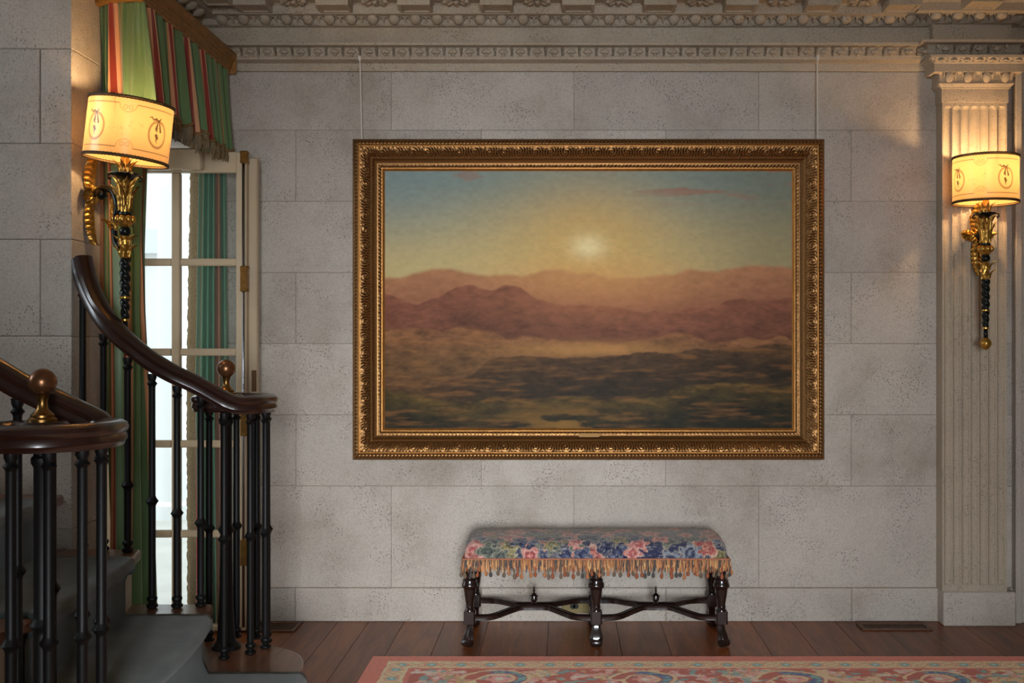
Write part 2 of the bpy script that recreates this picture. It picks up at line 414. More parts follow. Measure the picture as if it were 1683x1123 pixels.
# ------------------------------------------------------------------ entablature
PATH = [(XL, YN), (XL, YW), (1.723, YW), (1.723, YW-.05), (2.016, YW-.05), (2.016, YW), (3.2, YW)]
prof = [(0, 2.563), (.013, 2.563), (.015, 2.567), (.015, 2.597), (.022, 2.600), (.055, 2.606), (.058, 2.612), (.058, 2.618), (.062, 2.621), (.062, 2.626), (.064, 2.654),
        (.068, 2.658), (.104, 2.660), (.106, 2.672), (.100, 2.674), (.035, 2.676), (.033, 2.745), (.038, 2.757), (.050, 2.762), (.054, 2.7635), (.058, 2.768), (.060, 2.788), (.066, 2.7925), (.116, 2.793), (.128, 2.796), (.13, 2.833), (.135, 2.837), (.14, 2.841), (.42, 2.842), (.425, 2.86), (.44, 2.90), (.45, 2.96)]
t1 = struct(empty('trim_1', (0, YW, 2.56)))
wsweep(MB(), PATH, prof).build('moulding', M_CARVE, t1, angle=32)
def ell(mb, c, r, n=10, m=6, M=None):
    i0 = len(mb.v)
    mb.lathe([(max(1e-6, math.sin(PI*k/m)), -math.cos(PI*k/m)) for k in range(m+1)], n=n)
    S = Matrix.Translation(c) @ (M or Matrix()) @ Matrix.Diagonal((*r, 1)); mb.xform(S, i0); return mb
# egg-and-dart unit: egg, its shell, dart and bead-and-reel, facing -Y at the origin, 0.0995 wide
EP = .0988
def egg_mesh(p=EP, h=1.0):
    u = MB(); T = Matrix.Rotation(math.radians(60), 4, 'X')
    ell(u, (0, -.032, .0), (.0255, .017*h, .030*h), 14, 9, M=T)
    for s in (-1, 1):
        pts = [(s*.033*math.sin(a)+0, -.046+.034*(1-math.cos(a))*.62*1.0-.004, .018-.036*(1-math.cos(a))*.5-.008*math.sin(a)*0) for a in [PI*.5*(k/5)+.0 for k in range(6)]]
        pts = [(s*(.036*math.cos(t)), -.060+.050*math.sin(t), .020-.024*math.sin(t)) for t in [PI/2*k/6 for k in range(7)]]
        u.tube(pts, .0042, 6)
    # dart: three drops and a stem between the eggs
    ell(u, (p/2, -.030, .002), (.0055, .006, .016), 8, 5, T)
    for dx, dy, dz in ((-.007, -.040, .010), (.007, -.040, .010), (0, -.020, -.006)): ell(u, (p/2+dx, dy, dz), (.0052, .006, .006), 8, 4)
    for dx in (-.012, -.004, .004, .012): ell(u, (dx, -.002, -.018), (.0032, .005, .005), 6, 4)
    u.box(.016, p-.016, -.006, .004, -.022, -.014)
    return u.mesh('egg_ornament', smooth=True)
EGG = egg_mesh(); EGG.materials.append(M_CARVE)
def rep(me, name, parent, loc, rz=0, sc=(1, 1, 1)):
    o = bpy.data.objects.new(name, me); COL.objects.link(o); o.parent = parent
    o.location = Vector(loc)-wloc(parent); o.rotation_euler = (0, 0, rz); o.scale = sc; return o
x = X(363, 5.15)
while x < 3.1:
    off = .05 if 1.66 < x < 2.03 else 0
    if not (1.60 < x < 1.66): rep(EGG, 'egg_ornament', t1, (x, YW-.055-off, 2.782))
    x += EP
for k in range(11): rep(EGG, 'egg_ornament', t1, (XL+.055, 5.05-k*EP, 2.782), PI/2)
# leaf unit on the cyma of the lower moulding
LP = .0776
def leaf_mesh():
    u = MB()
    for k, (a, L) in enumerate(((-62, .020), (-36, .021), (-12, .020), (12, .020), (36, .021), (62, .020))):
        t = math.radians(a); M = Matrix.Rotation(math.radians(-28), 4, 'X') @ Matrix.Rotation(-t, 4, 'Y').inverted()
        ell(u, (math.sin(t)*L*.62, -.012-.010*math.cos(t), .006+math.cos(t)*L*.62), (.0046, .0075, L*.62), 8, 6, M)
    for x in (-LP/2, LP/2):
        ell(u, (x, -.020, .026), (.0075, .006, .010), 8, 5); ell(u, (x, -.010, .008), (.006, .006, .012), 8, 5)
    ell(u, (0, -.008, .002), (.010, .008, .005), 8, 5)
    return u.mesh('leaf_ornament', smooth=True)
LEAF = leaf_mesh(); LEAF.materials.append(M_CARVE)
x = -1.60
while x < 3.1:
    off = .05 if 1.70 < x < 2.03 else 0
    rep(LEAF, 'leaf_ornament', t1, (x, YW-.068-off, 2.620)); x += LP
for k in range(14): rep(LEAF, 'leaf_ornament', t1, (XL+.068, 5.12-k*LP, 2.620), PI/2)
# modillions with a sunk panel underneath and rosettes between them
def modillion():
    u = MB(); wd = .0725; d0 = 0; d1 = -.125; z1 = .044
    pan = [(-wd, 0), (-wd+.012, .012)]
    vs = []; e = .013; r = .006
    o = [(-wd, d0), (wd, d0), (wd, d1), (-wd, d1)]; i = [(-wd+e, d0-e), (wd-e, d0-e), (wd-e, d1+e), (-wd+e, d1+e)]; j = [(-wd+e+.004, d0-e-.004), (wd-e-.004, d0-e-.004), (wd-e-.004, d1+e+.004), (-wd+e+.004, d1+e+.004)]
    for ring, z in ((o, z1), (o, 0), (i, 0), (j, r)): vs += [(a, b, z) for a, b in ring]
    fs = [tuple(range(4))]+[(k*4+a, k*4+(a+1) % 4, (k+1)*4+(a+1) % 4, (k+1)*4+a) for k in range(3) for a in range(4)]+[(12, 13, 14, 15)]
    u.add(vs, fs)
    u.box(-wd-.006, wd+.006, d1-.006, d0, z1-.010, z1)
    me = u.mesh('modillion'); me.materials.append(M_CARVE); return me
MOD = modillion()
def rosette():
    u = MB()
    for k in range(8):
        a = 2*PI*k/8; i0 = len(u.v)
        ell(u, (0, 0, 0), (.030, .013, .009), 8, 5, Matrix.Rotation(a, 4, 'Z') @ Matrix.Translation((.9, 0, 0)))
    u = MB()
    for k in range(8):
        a = 2*PI*k/8
        ell(u, (.038*math.cos(a), .038*math.sin(a), -.006), (.026, .013, .010), 8, 5, Matrix.Rotation(a, 4, 'Z') @ Matrix.Rotation(.3, 4, 'Y'))
    ell(u, (0, 0, -.010), (.014, .014, .012)); me = u.mesh('rosette', smooth=True); me.materials.append(M_CARVE); return me
ROS = rosette()
mx = [X(p, 5.12) for p in (290, 422, 554, 685.5, 818, 950, 1082, 1213.5, 1345, 1475)]
for x in mx: rep(MOD, 'modillion', t1, (x, YW-.13, 2.799))
rep(MOD, 'modillion', t1, (X(1606, 5.08), YW-.18, 2.799)); rep(MOD, 'modillion', t1, (2.28, YW-.13, 2.799)); rep(MOD, 'modillion', t1, (2.65, YW-.13, 2.799))
for a, b in zip(mx[:-1], mx[1:]): rep(ROS, 'rosette', t1, ((a+b)/2, YW-.205, 2.838))
for k in range(3): rep(MOD, 'modillion', t1, (XL+.13, 4.94-k*.366, 2.799), PI/2)
# picture rail hooks are with the painting

# ------------------------------------------------------------------ fluted pilaster
PX0, PX1, PY = 1.733, 2.030, YW-.085
pil = thing('pilaster', 'fluted limestone pilaster with carved egg capital behind the right wall light', 'pilaster', ((PX0+PX1)/2, YW, 0))
zf0, zf1 = .185, 2.385
nx, nz = 7*14+1, 420
xx = np.linspace(PX0+.0, PX1, 7*16+9); 
zg = np.concatenate([[.156], np.linspace(zf0-.01, zf0+.02, 12), np.linspace(zf0+.03, zf1-.04, 60), np.linspace(zf1-.036, zf1+.004, 30), [2.402]])
XX, ZZ = np.meshgrid(xx, zg)
pitch = .0405; x0 = (PX0+PX1)/2-3*pitch; r = .0172
k = np.clip(np.round((XX-x0)/pitch), 0, 6); dx = XX-(x0+k*pitch)
top = np.clip(ZZ-(zf1-r), 0, None); bot = np.clip((zf0+.004)-ZZ, 0, None)*6
dd = r*r-dx**2-top**2-bot**2
dep = np.where(dd > 0, np.sqrt(np.clip(dd, 0, None)), 0)*.85
grid('shaft', np.stack([XX, PY+dep, ZZ], -1), M_CARVE, pil, smooth=False, flip=False)
MB().box(PX0, PX0+.004, PY+.0005, YW, .156, 2.402).box(PX1-.004, PX1, PY+.0005, YW, .156, 2.402).build('shaft_side', M_CARVE, pil)
MB().box(PX0+.002, PX1+.036, PY-.014, YW+.0, 0, .156).build('base_block', M_STONE, pil, bevel=.005)
cp = [(0, 2.40), (.004, 2.401), (.005, 2.404), (.004, 2.462), (.010, 2.464), (.011, 2.470), (.018, 2.474), (.022, 2.480), (.024, 2.484), (.020, 2.488), (.020, 2.524), (.024, 2.529), (.054, 2.530), (.054, 2.566),
      (.058, 2.569), (.060, 2.572), (.070, 2.586), (.076, 2.590), (.078, 2.600), (.0, 2.601)]
wsweep(MB(), [(PX0, YW-.0), (PX0, PY), (PX1, PY), (PX1, YW-.0)], cp).build('capital', M_CARVE, pil, angle=32)
EGG2 = egg_mesh(.0715, 1.0); EGG2.materials.append(M_CARVE)
for k in range(4):
    rep(EGG2, 'egg_ornament', pil, ((PX0+PX1)/2+(k-1.5)*.0850, PY-.016, 2.510), 0, (.80, .60, 1.15))
for k in range(7): rep(LEAF, 'leaf_ornament', pil, ((PX0+PX1)/2+(k-3)*.0585, PY-.054, 2.570), 0, (.75, .8, .62))
# door casing beyond it at the right edge of the picture
t2 = struct(empty('trim_2', (2.2, YW, 0)))
MB().box(2.085, 2.115, YW-.05, YW, 0, 2.56).box(2.115, 2.30, YW-.035, YW, 0, 2.56).build('casing', M_STONE, t2, bevel=.004)

# ------------------------------------------------------------------ framed painting
FX0, FX1, FZ0, FZ1 = X(578, 5.14), X(1357, 5.14), Z(757, 5.14), Z(227, 5.14)
pt = thing('framed_painting', 'large sunset landscape painting in a wide ornate gilt frame above the bench', 'painting', ((FX0+FX1)/2, YW, FZ0))
FW = .143; CW, CH = FX1-FX0, FZ1-FZ0
# generic hazy sunset over low hills
nx, ny = 600, 380
x = np.linspace(FX0+FW-.012, FX1-FW+.012, nx); z = np.linspace(FZ0+FW-.012, FZ1-FW+.012, ny)
XX, ZZ = np.meshgrid(x, z); u = (XX-x[0])/(x[-1]-x[0]); v = (ZZ-z[0])/(z[-1]-z[0])
asp = 1.57
G = lambda *c: linv(c)*1.6
sky = mix(G(158, 142, 98), G(104, 118, 112), sst(.64, .98, v+.05*(fbm(u*5, v*9, 3)-.5)))
rad = np.sqrt(((u-.5)*asp*.80)**2+(v-.70)**2)
sky = mix(sky, G(176, 142, 80), .85*np.exp(-(rad/.25)**2)); sky = mix(sky, G(204, 188, 140), .85*np.exp(-(rad/.050)**2))
sky = mix(sky, G(104, 118, 120), .5*sst(.30, 0, u)*sst(.55, 1, v))
sky = mix(sky, G(92, 90, 72), .55*sst(.62, 1, u))
cl = sst(.56, .68, fbm(u*6, v*34, 11, 5))*sst(.84, .93, v)*sst(.5, .75, u)+.6*sst(.60, .7, fbm(u*9, v*40, 19, 5))*sst(.90, .95, v)*sst(.5, .3, u)
sky = mix(sky, G(132, 88, 70), .7*np.clip(cl, 0, 1))
img = sky
def ridge(base, amp, f, seed, colA, colB, dep, soft=.004, tex=.25, slope=0, lit=0):
    global img
    hgt = base+amp*(fbm(u*f, u*0+seed, seed, 7)-.5)*2+slope*(u-.5)
    m = sst(-soft, soft, hgt-v)
    t = np.clip((hgt-v)/dep, 0, 1)
    c = mix(G(*colA), G(*colB), t)
    n = fbm(u*30+v*22, v*44-u*16, seed+9, 6); n2 = fbm(u*90, v*120, seed+5, 3)
    c = c*np.clip(1+tex*(n-.5)*2.6+tex*1.3*(n2-.5), .2, 3)[..., None]
    if lit: c = mix(c, G(140, 92, 46), lit*sst(.48, .85, fbm(u*14+v*30, v*60-u*8, seed+2, 6)))
    img = img*(1-m[..., None])+c*m[..., None]
glowx = np.exp(-((u-.52)/.22)**2)
ridge(.60, .12, 3.2, 21, (140, 96, 66), (112, 70, 50), .16, .010, .12)
img = mix(img, G(178, 132, 76), .6*glowx*sst(.45, .58, v)*sst(.70, .6, v))
ridge(.50, .11, 4.2, 47, (106, 64, 46), (84, 50, 34), .15, .005, .30)
img = mix(img, G(158, 102, 62), .35*glowx*sst(.36, .5, v)*sst(.64, .5, v))
ridge(.36, .08, 6.0, 64, (104, 68, 42), (78, 54, 30), .12, .006, .45, lit=.3)
img = mix(img, G(170, 124, 66), .5*np.exp(-((u-.5)/.20)**2)*np.exp(-((v-.31)/.030)**2))
ridge(.27, .13, 3.0, 83, (62, 42, 22), (38, 28, 14), .12, .004, .5, slope=.14, lit=.3)
ridge(.15, .09, 5.0, 95, (62, 48, 18), (24, 22, 9), .10, .006, .6, lit=.3)
img = mix(img, G(128, 92, 38), .6*np.exp(-((u-.45)/.14)**2)*sst(.12, .03, v)*sst(.35, .6, fbm(u*20, v*40, 5)))
img = img*(.9+.2*fbm(u*80, v*80, 31, 3))[..., None]
grid('canvas', np.stack([XX, np.full_like(XX, YW-.052), ZZ], -1), M_CANVAS, pt, col=img)
# moulded frame: four mitred sides, relief carved as real displacement
up = np.array([0, .003, .006, .010, .013, .016, .020, .024, .028, .031, .0335, .036, .0385, .041, .0445, .048, .052, .056, .060, .064, .068, .072, .076, .080, .0835, .087, .0905, .094, .098, .103, .108, .1125, .116, .1195, .123, .1265, .129, .131, .133, .138, .1425])
base_h = np.interp(up, [0, .004, .008, .028, .031, .036, .040, .060, .082, .086, .094, .097, .112, .115, .129, .131, .1425], [.086, .092, .098, .104, .118, .122, .118, .108, .088, .084, .080, .072, .064, .066, .058, .060, .052])
def relief(s, uu):
    """height of the carving at distance s along a side, uu from the outer edge"""
    h = np.zeros(np.broadcast(s, uu).shape)
    m = (uu > .009)*(uu < .029); t = (uu-.019)/.010
    h += m*np.clip(1-t*t, 0, 1)*.0042*np.abs(np.sin(PI*(s/.0165+.55*np.abs(t))))
    m = (uu > .041)*(uu < .083); q = .070; k = np.floor(s/q); sx = (s-(k+.5)*q); ty = (uu-.062)*np.where(k % 2 == 0, 1, -1)
    rr = np.sqrt(sx**2+ty**2); th = np.arctan2(ty, sx)
    sw = .5+.5*np.cos(2*th*1-rr*520)
    fn = vn(s*210+uu*60, uu*330-s*70, 5)
    h += m*np.clip(1-((uu-.062)/.0215)**4, 0, 1)*(.0058*sw+.0038*fn)
    m = (uu > .0845)*(uu < .0935); t = (uu-.089)/.0045
    h += m*np.clip(1-t*t, 0, 1)*.003*np.abs(np.sin(PI*s/.0095))
    m = (uu > .114)*(uu < .1285); t = (uu-.121)/.0075
    h += m*np.clip(1-t*t, 0, 1)*.0035*(.5+.5*np.sin(2*PI*s/.017+3*t))*(.5+.9*vn(s*160, uu*200, 8))
    return h
def frame_side(L, place):
    n = int(L/.0027); t = np.linspace(0, 1, n)
    s = (t[None, :]*(L-2*up[:, None]))+up[:, None]-L/2
    U = np.broadcast_to(up[:, None], s.shape)
    H = base_h[:, None]+relief(s, U)
    V = place(s, U, H); g = grid('frame_side', V, M_GILT, pt)
    g.data.materials.append(M_SLIP)
    idx = np.zeros(len(g.data.polygons), np.int32).reshape(len(up)-1, n-1); idx[up[:-1] >= .129] = 1; idx[(up[:-1] >= .0305)*(up[:-1] < .0385)] = 1
    g.data.polygons.foreach_set('material_index', idx.reshape(-1)); return g
mxx = (FX0+FX1)/2; mzz = (FZ0+FZ1)/2
frame_side(CW, lambda s, U, H: np.stack([mxx+s, YW-H, FZ1-U], -1))
frame_side(CW, lambda s, U, H: np.stack([mxx+s, YW-H, FZ0+U], -1))
frame_side(CH, lambda s, U, H: np.stack([FX0+U, YW-H, mzz+s], -1))
frame_side(CH, lambda s, U, H: np.stack([FX1-U, YW-H, mzz+s], -1))
m = MB()
m.box(FX0, FX0+.004, YW-.086, YW-.004, FZ0, FZ1).box(FX1-.004, FX1, YW-.086, YW-.004, FZ0, FZ1).box(FX0, FX1, YW-.086, YW-.004, FZ0, FZ0+.004).box(FX0, FX1, YW-.086, YW-.004, FZ1-.004, FZ1)
m.build('frame_edge', M_GILT, pt)
nx0, nx1, nz = X(951, 5.16), X(986, 5.16), Z(716, 5.16)
MB().prism([(nx0+.008*(1-math.cos(a)) if c < 0 else nx1-.008*(1-math.cos(a)), nz+.008*math.sin(a)*0) for c in (-1,) for a in (0,)], 0, 0) if False else None
m = MB(); r = .0075; ring = [(nx0+r-r*math.cos(a), nz+r*math.sin(a)) for a in [-PI/2+PI*k/8 for k in range(9)]]+[(nx1-r+r*math.cos(a), nz+r*math.sin(a)) for a in [PI/2-PI*k/8 for k in range(9)]]
m.add([(a, YW-.0765, b) for a, b in ring]+[(a, YW-.068, b) for a, b in ring], [tuple(range(18)), tuple(range(18, 36))]+[(k, (k+1) % 18, 18+(k+1) % 18, 18+k) for k in range(18)])
m.build('name_plate', plain('dull_gold', (150, 112, 60), .6, .4), pt, bevel=.001)
M_ROD = plain('white_rod', (214, 208, 196), .4)
for pa, pb in ((592, 594), (1343, 1345)):
    xa, xb = X(pa, 5.20), X(pb, 5.165)
    m = MB().tube([(xa, YW-.062, 2.618), (xa, YW-.066, 2.600), (xa, YW-.05, 2.585), (xb, YW-.07, FZ1-.03)], .0032, 8, up=Vector((1, 0, 0)))
    m.box(xa-.006, xa+.006, YW-.066, YW-.058, 2.600, 2.625); m.build('hanging_rod', M_ROD, pt)

# ------------------------------------------------------------------ bench
BX = [X(p, 4.81) for p in (772, 980, 1186)]; BYF, BYB = 4.815, 5.135
bn = thing('bench', 'long upholstered bench with floral tapestry seat on six dark turned legs', 'bench', (BX[1], (BYF+BYB)/2, 0))
def bench_leg(parent, x, y, sx, sy):
    m = MB()
    m.lathe([(.022, .348), (.022, .30), (.024, .30), (.024, .292), (.030, .286), (.030, .278), (.034, .268), (.036, .262), (.034, .255), (.028, .250), (.0265, .246), (.026, .240), (.022, .212), (.018, .188), (.0165, .176), (.019, .173), (.019, .169), (.0165, .166), (.018, .162), (.0215, .156), (.0215, .150)][::-1], n=20)
    i0 = len(m.v)
    # chamfered block
    b = .0245; c = .006
    m.prism([(-b+c, -b), (b-c, -b), (b, -b+c), (b, b-c), (b-c, b), (-b+c, b), (-b, b-c), (-b, -b+c)], .098, .152)
    # ribbed scroll foot: S-curve outwards ending in a volute
    dx, dy = sx*.75, sy
    d = Vector((dx, dy, 0)).normalized()
    pts = []
    for k in range(15):
        t = k/14; z = .100*(1-t)+.018*t
        o = -.004+.004*math.sin(t*PI)+.020*t*t
        pts.append(Vector((0, 0, z))+d*o)
    c0 = pts[-1]+Vector((0, 0, 0))
    sp = [Vector((0, 0, .0185))+d*(.012-.0)+(Vector((0, 0, 1))*math.cos(a)+d*math.sin(a))*r for a, r in [(.6+.55*k, .0165-.0011*k) for k in range(12)]]
    rib = []
    for k in range(24):
        a = 2*PI*k/24; rr = 1+.09*math.cos(6*a); rib.append((.022*rr*math.cos(a), .015*rr*math.sin(a)))
    side = d.cross(Vector((0, 0, 1)))
    # first the body
    m.sweep(pts, rib, radii=[1.0, .86, .78, .76, .78, .82, .88, .96, 1.04, 1.1, 1.14, 1.16, 1.12, 1.0, .8], up=d)
    cyl = []
    for w_, r_ in ((-.025, .004), (-.025, .010), (-.022, .011), (-.022, .016), (-.017, .018), (.017, .018), (.022, .016), (.022, .011), (.025, .010), (.025, .004)):
        cyl.append((r_, w_))
    i1 = len(m.v); m.lathe(cyl, n=16)
    R = Matrix((( side.x, d.x, 0), (side.y, d.y, 0), (0, 0, 1))).to_4x4()
    Rot = Vector((0, 0, 1)).rotation_difference(side).to_matrix().to_4x4()
    m.xform(Matrix.Translation(Vector((0, 0, .019))+d*.016) @ Rot, i1)
    m.xform(Matrix.Translation((x, y, 0)))
    return m.build('leg', M_EBONY, parent, angle=40)
for i, x in enumerate(BX):
    bench_leg(bn, x, BYF, (i-1)*.9, -1); bench_leg(bn, x if i != 1 else x, BYB, (i-1)*.9, 1)
sp = [(-.012, .004), (-.013, .009), (-.008, .013), (-.004, .011), (.004, .011), (.008, .013), (.013, .009), (.012, .004), (.013, -.008), (.008, -.012), (-.008, -.012), (-.013, -.008)]
YM = (BYF+BYB)/2
for i in (0, 1):
    a, b = BX[i], BX[i+1]; L = b-a
    for y0, s in ((BYF, 1), (BYB, -1)):
        ym = YM-s*.019
        prs = [(0, 0), (.08, .0), (.18, .10), (.30, .62), (.38, .95), (.46, 1.0), (.54, 1.0), (.62, .95), (.70, .62), (.82, .10), (.92, 0), (1, 0)]
        pts = catmull([(a+L*t, y0+(ym-y0)*q, .122+.012*q) for t, q in prs], 5)
        MB().sweep(pts, sp).build('stretcher', M_EBONY, bn, angle=35)
    f = MB().lathe([(.0001, .222), (.004, .221), (.0055, .216), (.004, .211), (.0035, .207), (.006, .204), (.006, .201), (.004, .198), (.0035, .194), (.010, .188), (.012, .184), (.018, .181), (.019, .176), (.014, .173), (.0155, .168), (.014, .160), (.008, .153), (.006, .150), (.010, .147), (.011, .144), (.011, .140)][::-1], (a+b)/2, YM, 18)
    f.build('finial', M_EBONY, bn, angle=40)
SX0, SX1, SY0, SY1 = X(763, 4.765), X(1196, 4.765), 4.765, 5.185
MB().box(SX0+.02, SX1-.02, SY0+.02, SY1-.02, .345, .39).build('seat_rail', M_EBONY, bn, bevel=.004)
# cushion as a dense rounded box with woven pattern
def cushion():
    nu, nv = 560, 210
    # front-to-back profile (y, z) over the top
    hw = (SY1-SY0)/2; h = .098; rr = .055; z0 = .372
    pr = []
    for t in np.linspace(0, 1, 26): pr.append((-hw, z0+t*(h-rr-.018)))
    for a in np.linspace(0, PI/2, 24)[1:]: pr.append((-hw+rr*(1-math.cos(a)), z0+h-rr-.018+rr*math.sin(a)))
    for t in np.linspace(0, 1, 60)[1:]:
        y = (-hw+rr)+(2*hw-2*rr)*t; pr.append((y, z0+h-.018+.012*math.sin(PI*t)**.7))
    for a in np.linspace(PI/2, 0, 24)[1:]: pr.append((hw-rr*(1-math.cos(a)), z0+h-rr-.018+rr*math.sin(a)))
    for t in np.linspace(1, 0, 26)[1:]: pr.append((hw, z0+t*(h-rr-.018)))
    pr = np.array(pr); ln = np.r_[0, np.cumsum(np.hypot(*np.diff(pr, axis=0).T))]
    xs = np.linspace(0, 1, nu); hx = (SX1-SX0)/2; cx = (SX0+SX1)/2
    e = np.clip(hx-np.abs((xs-.5)*2*hx), 0, rr*1.0)/rr          # 0 at ends
    k = np.sqrt(np.clip(1-(1-e)**2, 0, 1))                       # quarter round
    Xg = cx+(xs-.5)*2*hx
    V = np.zeros((len(pr), nu, 3))
    V[..., 0] = Xg[None]; V[..., 1] = YM_+pr[:, 0][:, None]*(1-.10*(1-k)[None]**1)
    ztop = z0; V[..., 2] = ztop+(pr[:, 1]-z0)[:, None]*(.62+.38*k)[None]+.0
    S = ln[:, None]+0*Xg[None]; XX = Xg[None]+0*S
    V[..., 2] += .0035*(fbm(XX*9, S*9, 3)-.5)*2*(pr[:, 1] > z0+.03)[:, None]
    # tapestry colours
    rng = np.random.RandomState(4); col = np.zeros(V.shape); best = np.full(S.shape, 9.); 
    pal = [((172, 84, 84), (206, 150, 140)), ((48, 54, 84), (88, 94, 118)), ((72, 82, 78), (112, 116, 104)), ((34, 38, 66), (62, 70, 98)), ((190, 128, 112), (150, 74, 72)), ((104, 102, 74), (146, 134, 92)), ((58, 66, 92), (130, 136, 146))]
    base = linv([52, 56, 82])+0*col
    col = mix(base, linv([98, 98, 104]), sst(.4, .7, fbm(XX*26, S*26, 8)))
    wx = XX+.012*(fbm(XX*30, S*30, 2)-.5)*2; wy = S+.012*(fbm(XX*30+9, S*30, 6)-.5)*2
    for q in range(230):
        fx = SX0+rng.rand()*(SX1-SX0); fy = rng.rand()*ln[-1]; R = .022+.026*rng.rand(); c1, c2 = pal[q % 7 if q % 3 else rng.randint(3)]
        dx = wx-fx; dy = wy-fy; rr_ = np.hypot(dx, dy); m0 = rr_ < R*1.5
        th = np.arctan2(dy, dx); np_ = rng.randint(4, 7); ph = rng.rand()*6
        R2 = R*(1+.28*np.cos(np_*th+ph)); t = rr_/R2
        cc = mix(linv(c1), linv(c2), .5+.5*np.cos(t*9+1.2*np.cos(np_*th+ph)))
        cc = mix(cc, linv([196, 184, 160]), sst(.84, .9, t)*sst(1.0, .95, t)*.5)
        cc = mix(cc, linv([28, 26, 40]), .8*sst(.07, .0, np.abs(t-.42-.08*np.cos(np_*th))))
        m = (t < 1)*m0
        col = np.where(m[..., None], cc, col)
    st = vn(XX*420, S*160, 3); col = mix(col, linv([186, 182, 170]), .55*sst(.60, .8, fbm(XX*60, S*240, 14, 3)))
    wear = sst(.10, .2, S)*sst(.62, .5, S)
    col = mix(col, linv([190, 182, 166]), .28*wear)
    col = col*(.62+.7*st)[..., None]*1.1
    cs = grid('cushion', V, M_TAP, bn, col=col)
    # closed ends
    for j, sgn in ((0, -1), (nu-1, 1)):
        E = np.linspace(0, 1, 6)[:, None, None]*np.array([0, 0, 0])+V[:, j][None]
        E = E.repeat(1, 0); mid = E.copy(); tt = np.linspace(0, 1, 6)[:, None]
        E = np.stack([V[:, j, 0][None]+0*tt, V[:, j, 1][None]*1+0*tt, (V[:, j, 2][None]-.372)*(1-tt)+.372], -1)
        grid('cushion_end', E, M_TAP, cs, col=col[:, j][None].repeat(6, 0)*1.0)
YM_ = (SY0+SY1)/2
cushion()
# fringe: braid, loose strands and ball tassels
per = [(SX0-.004, SY1), (SX0-.004, SY0-.004), (SX1+.004, SY0-.004), (SX1+.004, SY1)]
def along(s):
    """point on the fringe line (left side, front, right side) and its outward direction"""
    a = SY1-SY0+.004; b = SX1-SX0+.008
    if s < a: return Vector((SX0-.004, SY1-s, 0)), Vector((-1, 0, 0))
    if s < a+b: return Vector((SX0-.004+s-a, SY0-.004, 0)), Vector((0, -1, 0))
    return Vector((SX1+.004, SY0-.004+s-a-b, 0)), Vector((1, 0, 0))
TOT = 2*(SY1-SY0+.004)+SX1-SX0+.008
n = 700; pts = []
for k in range(n+1):
    p, d = along(TOT*k/n*.9999); pts.append(p+d*.002+Vector((0, 0, .3835+.0012*math.sin(k*1.9))))
MB().tube(pts, .0034, 6).build('braid', plain('salmon_braid', (176, 112, 84), .8, noise=.4, scale=260), bn, smooth=True)
rng = random.Random(3); vs = []; cols = []; fs = []
thr = [(186, 124, 74), (150, 92, 56), (206, 160, 104), (84, 74, 66), (120, 84, 60), (60, 58, 62), (196, 138, 92)]
s = .002
while s < TOT-.002:
    p, d = along(s); t = Vector((-d.y, d.x, 0)); L = rng.uniform(.034, .058)*(1 if rng.random() < .8 else .7)
    c = linv(rng.choice(thr)); drift = rng.uniform(-.006, .006); out = rng.uniform(.002, .008); r0 = rng.uniform(.0016, .0030)
    n0 = len(vs)
    for i, q in enumerate((0, .35, .7, 1)):
        ctr = p+d*(.001+out*math.sin(q*PI*.6))+t*drift*q+Vector((0, 0, .383-L*q))
        for a in range(4):
            aa = a*PI/2+.7; r = r0*(1, 1.3, 1.5, .7)[i]
            vs.append(ctr+t*r*math.cos(aa)+d*r*math.sin(aa)); cols.append(c*(.8+.3*q))
    for i in range(3):
        for a in range(4): fs.append((n0+i*4+a, n0+i*4+(a+1) % 4, n0+i*4+4+(a+1) % 4, n0+i*4+4+a))
    s += rng.uniform(.0009, .0018)
me = bpy.data.meshes.new('fringe'); me.from_pydata([tuple(v) for v in vs], [], fs)
at = me.color_attributes.new('pattern', 'FLOAT_COLOR', 'POINT'); at.data.foreach_set('color', np.concatenate([np.array(cols), np.ones((len(cols), 1))], 1).reshape(-1).astype(np.float32))
fo = link('fringe', me, M_THREAD, bn); fo['kind'] = 'stuff'
tm = [plain('tassel_wool', c, .85, noise=.3, scale=300) for c in ((178, 116, 74), (112, 94, 76), (150, 84, 56), (78, 74, 72))]
TME = []
for m_ in tm:
    u = MB().lathe([(.0012, 0), (.0014, -.018), (.0026, -.026), (.0046, -.040), (.0030, -.044), (.0028, -.050), (.006, -.0545), (.0078, -.060), (.0072, -.066), (.004, -.0705), (.0001, -.072)][::-1], n=9, lobes=3, la=.06)
    me = u.mesh('tassel', smooth=True); me.materials.append(m_); TME.append(me)
s = .012; rng = random.Random(11)
while s < TOT-.01:
    p, d = along(s); o = bpy.data.objects.new('tassel', rng.choice(TME)); COL.objects.link(o); o.parent = bn
    o.location = p+d*.008+Vector((0, 0, .381))-wloc(bn); o.scale = (1, 1, rng.uniform(.9, 1.18)); o.rotation_euler = (rng.uniform(-.1, .1), rng.uniform(-.12, .12), rng.uniform(0, 3))
    s += rng.choice((.012, .014, .017, .024, .034))

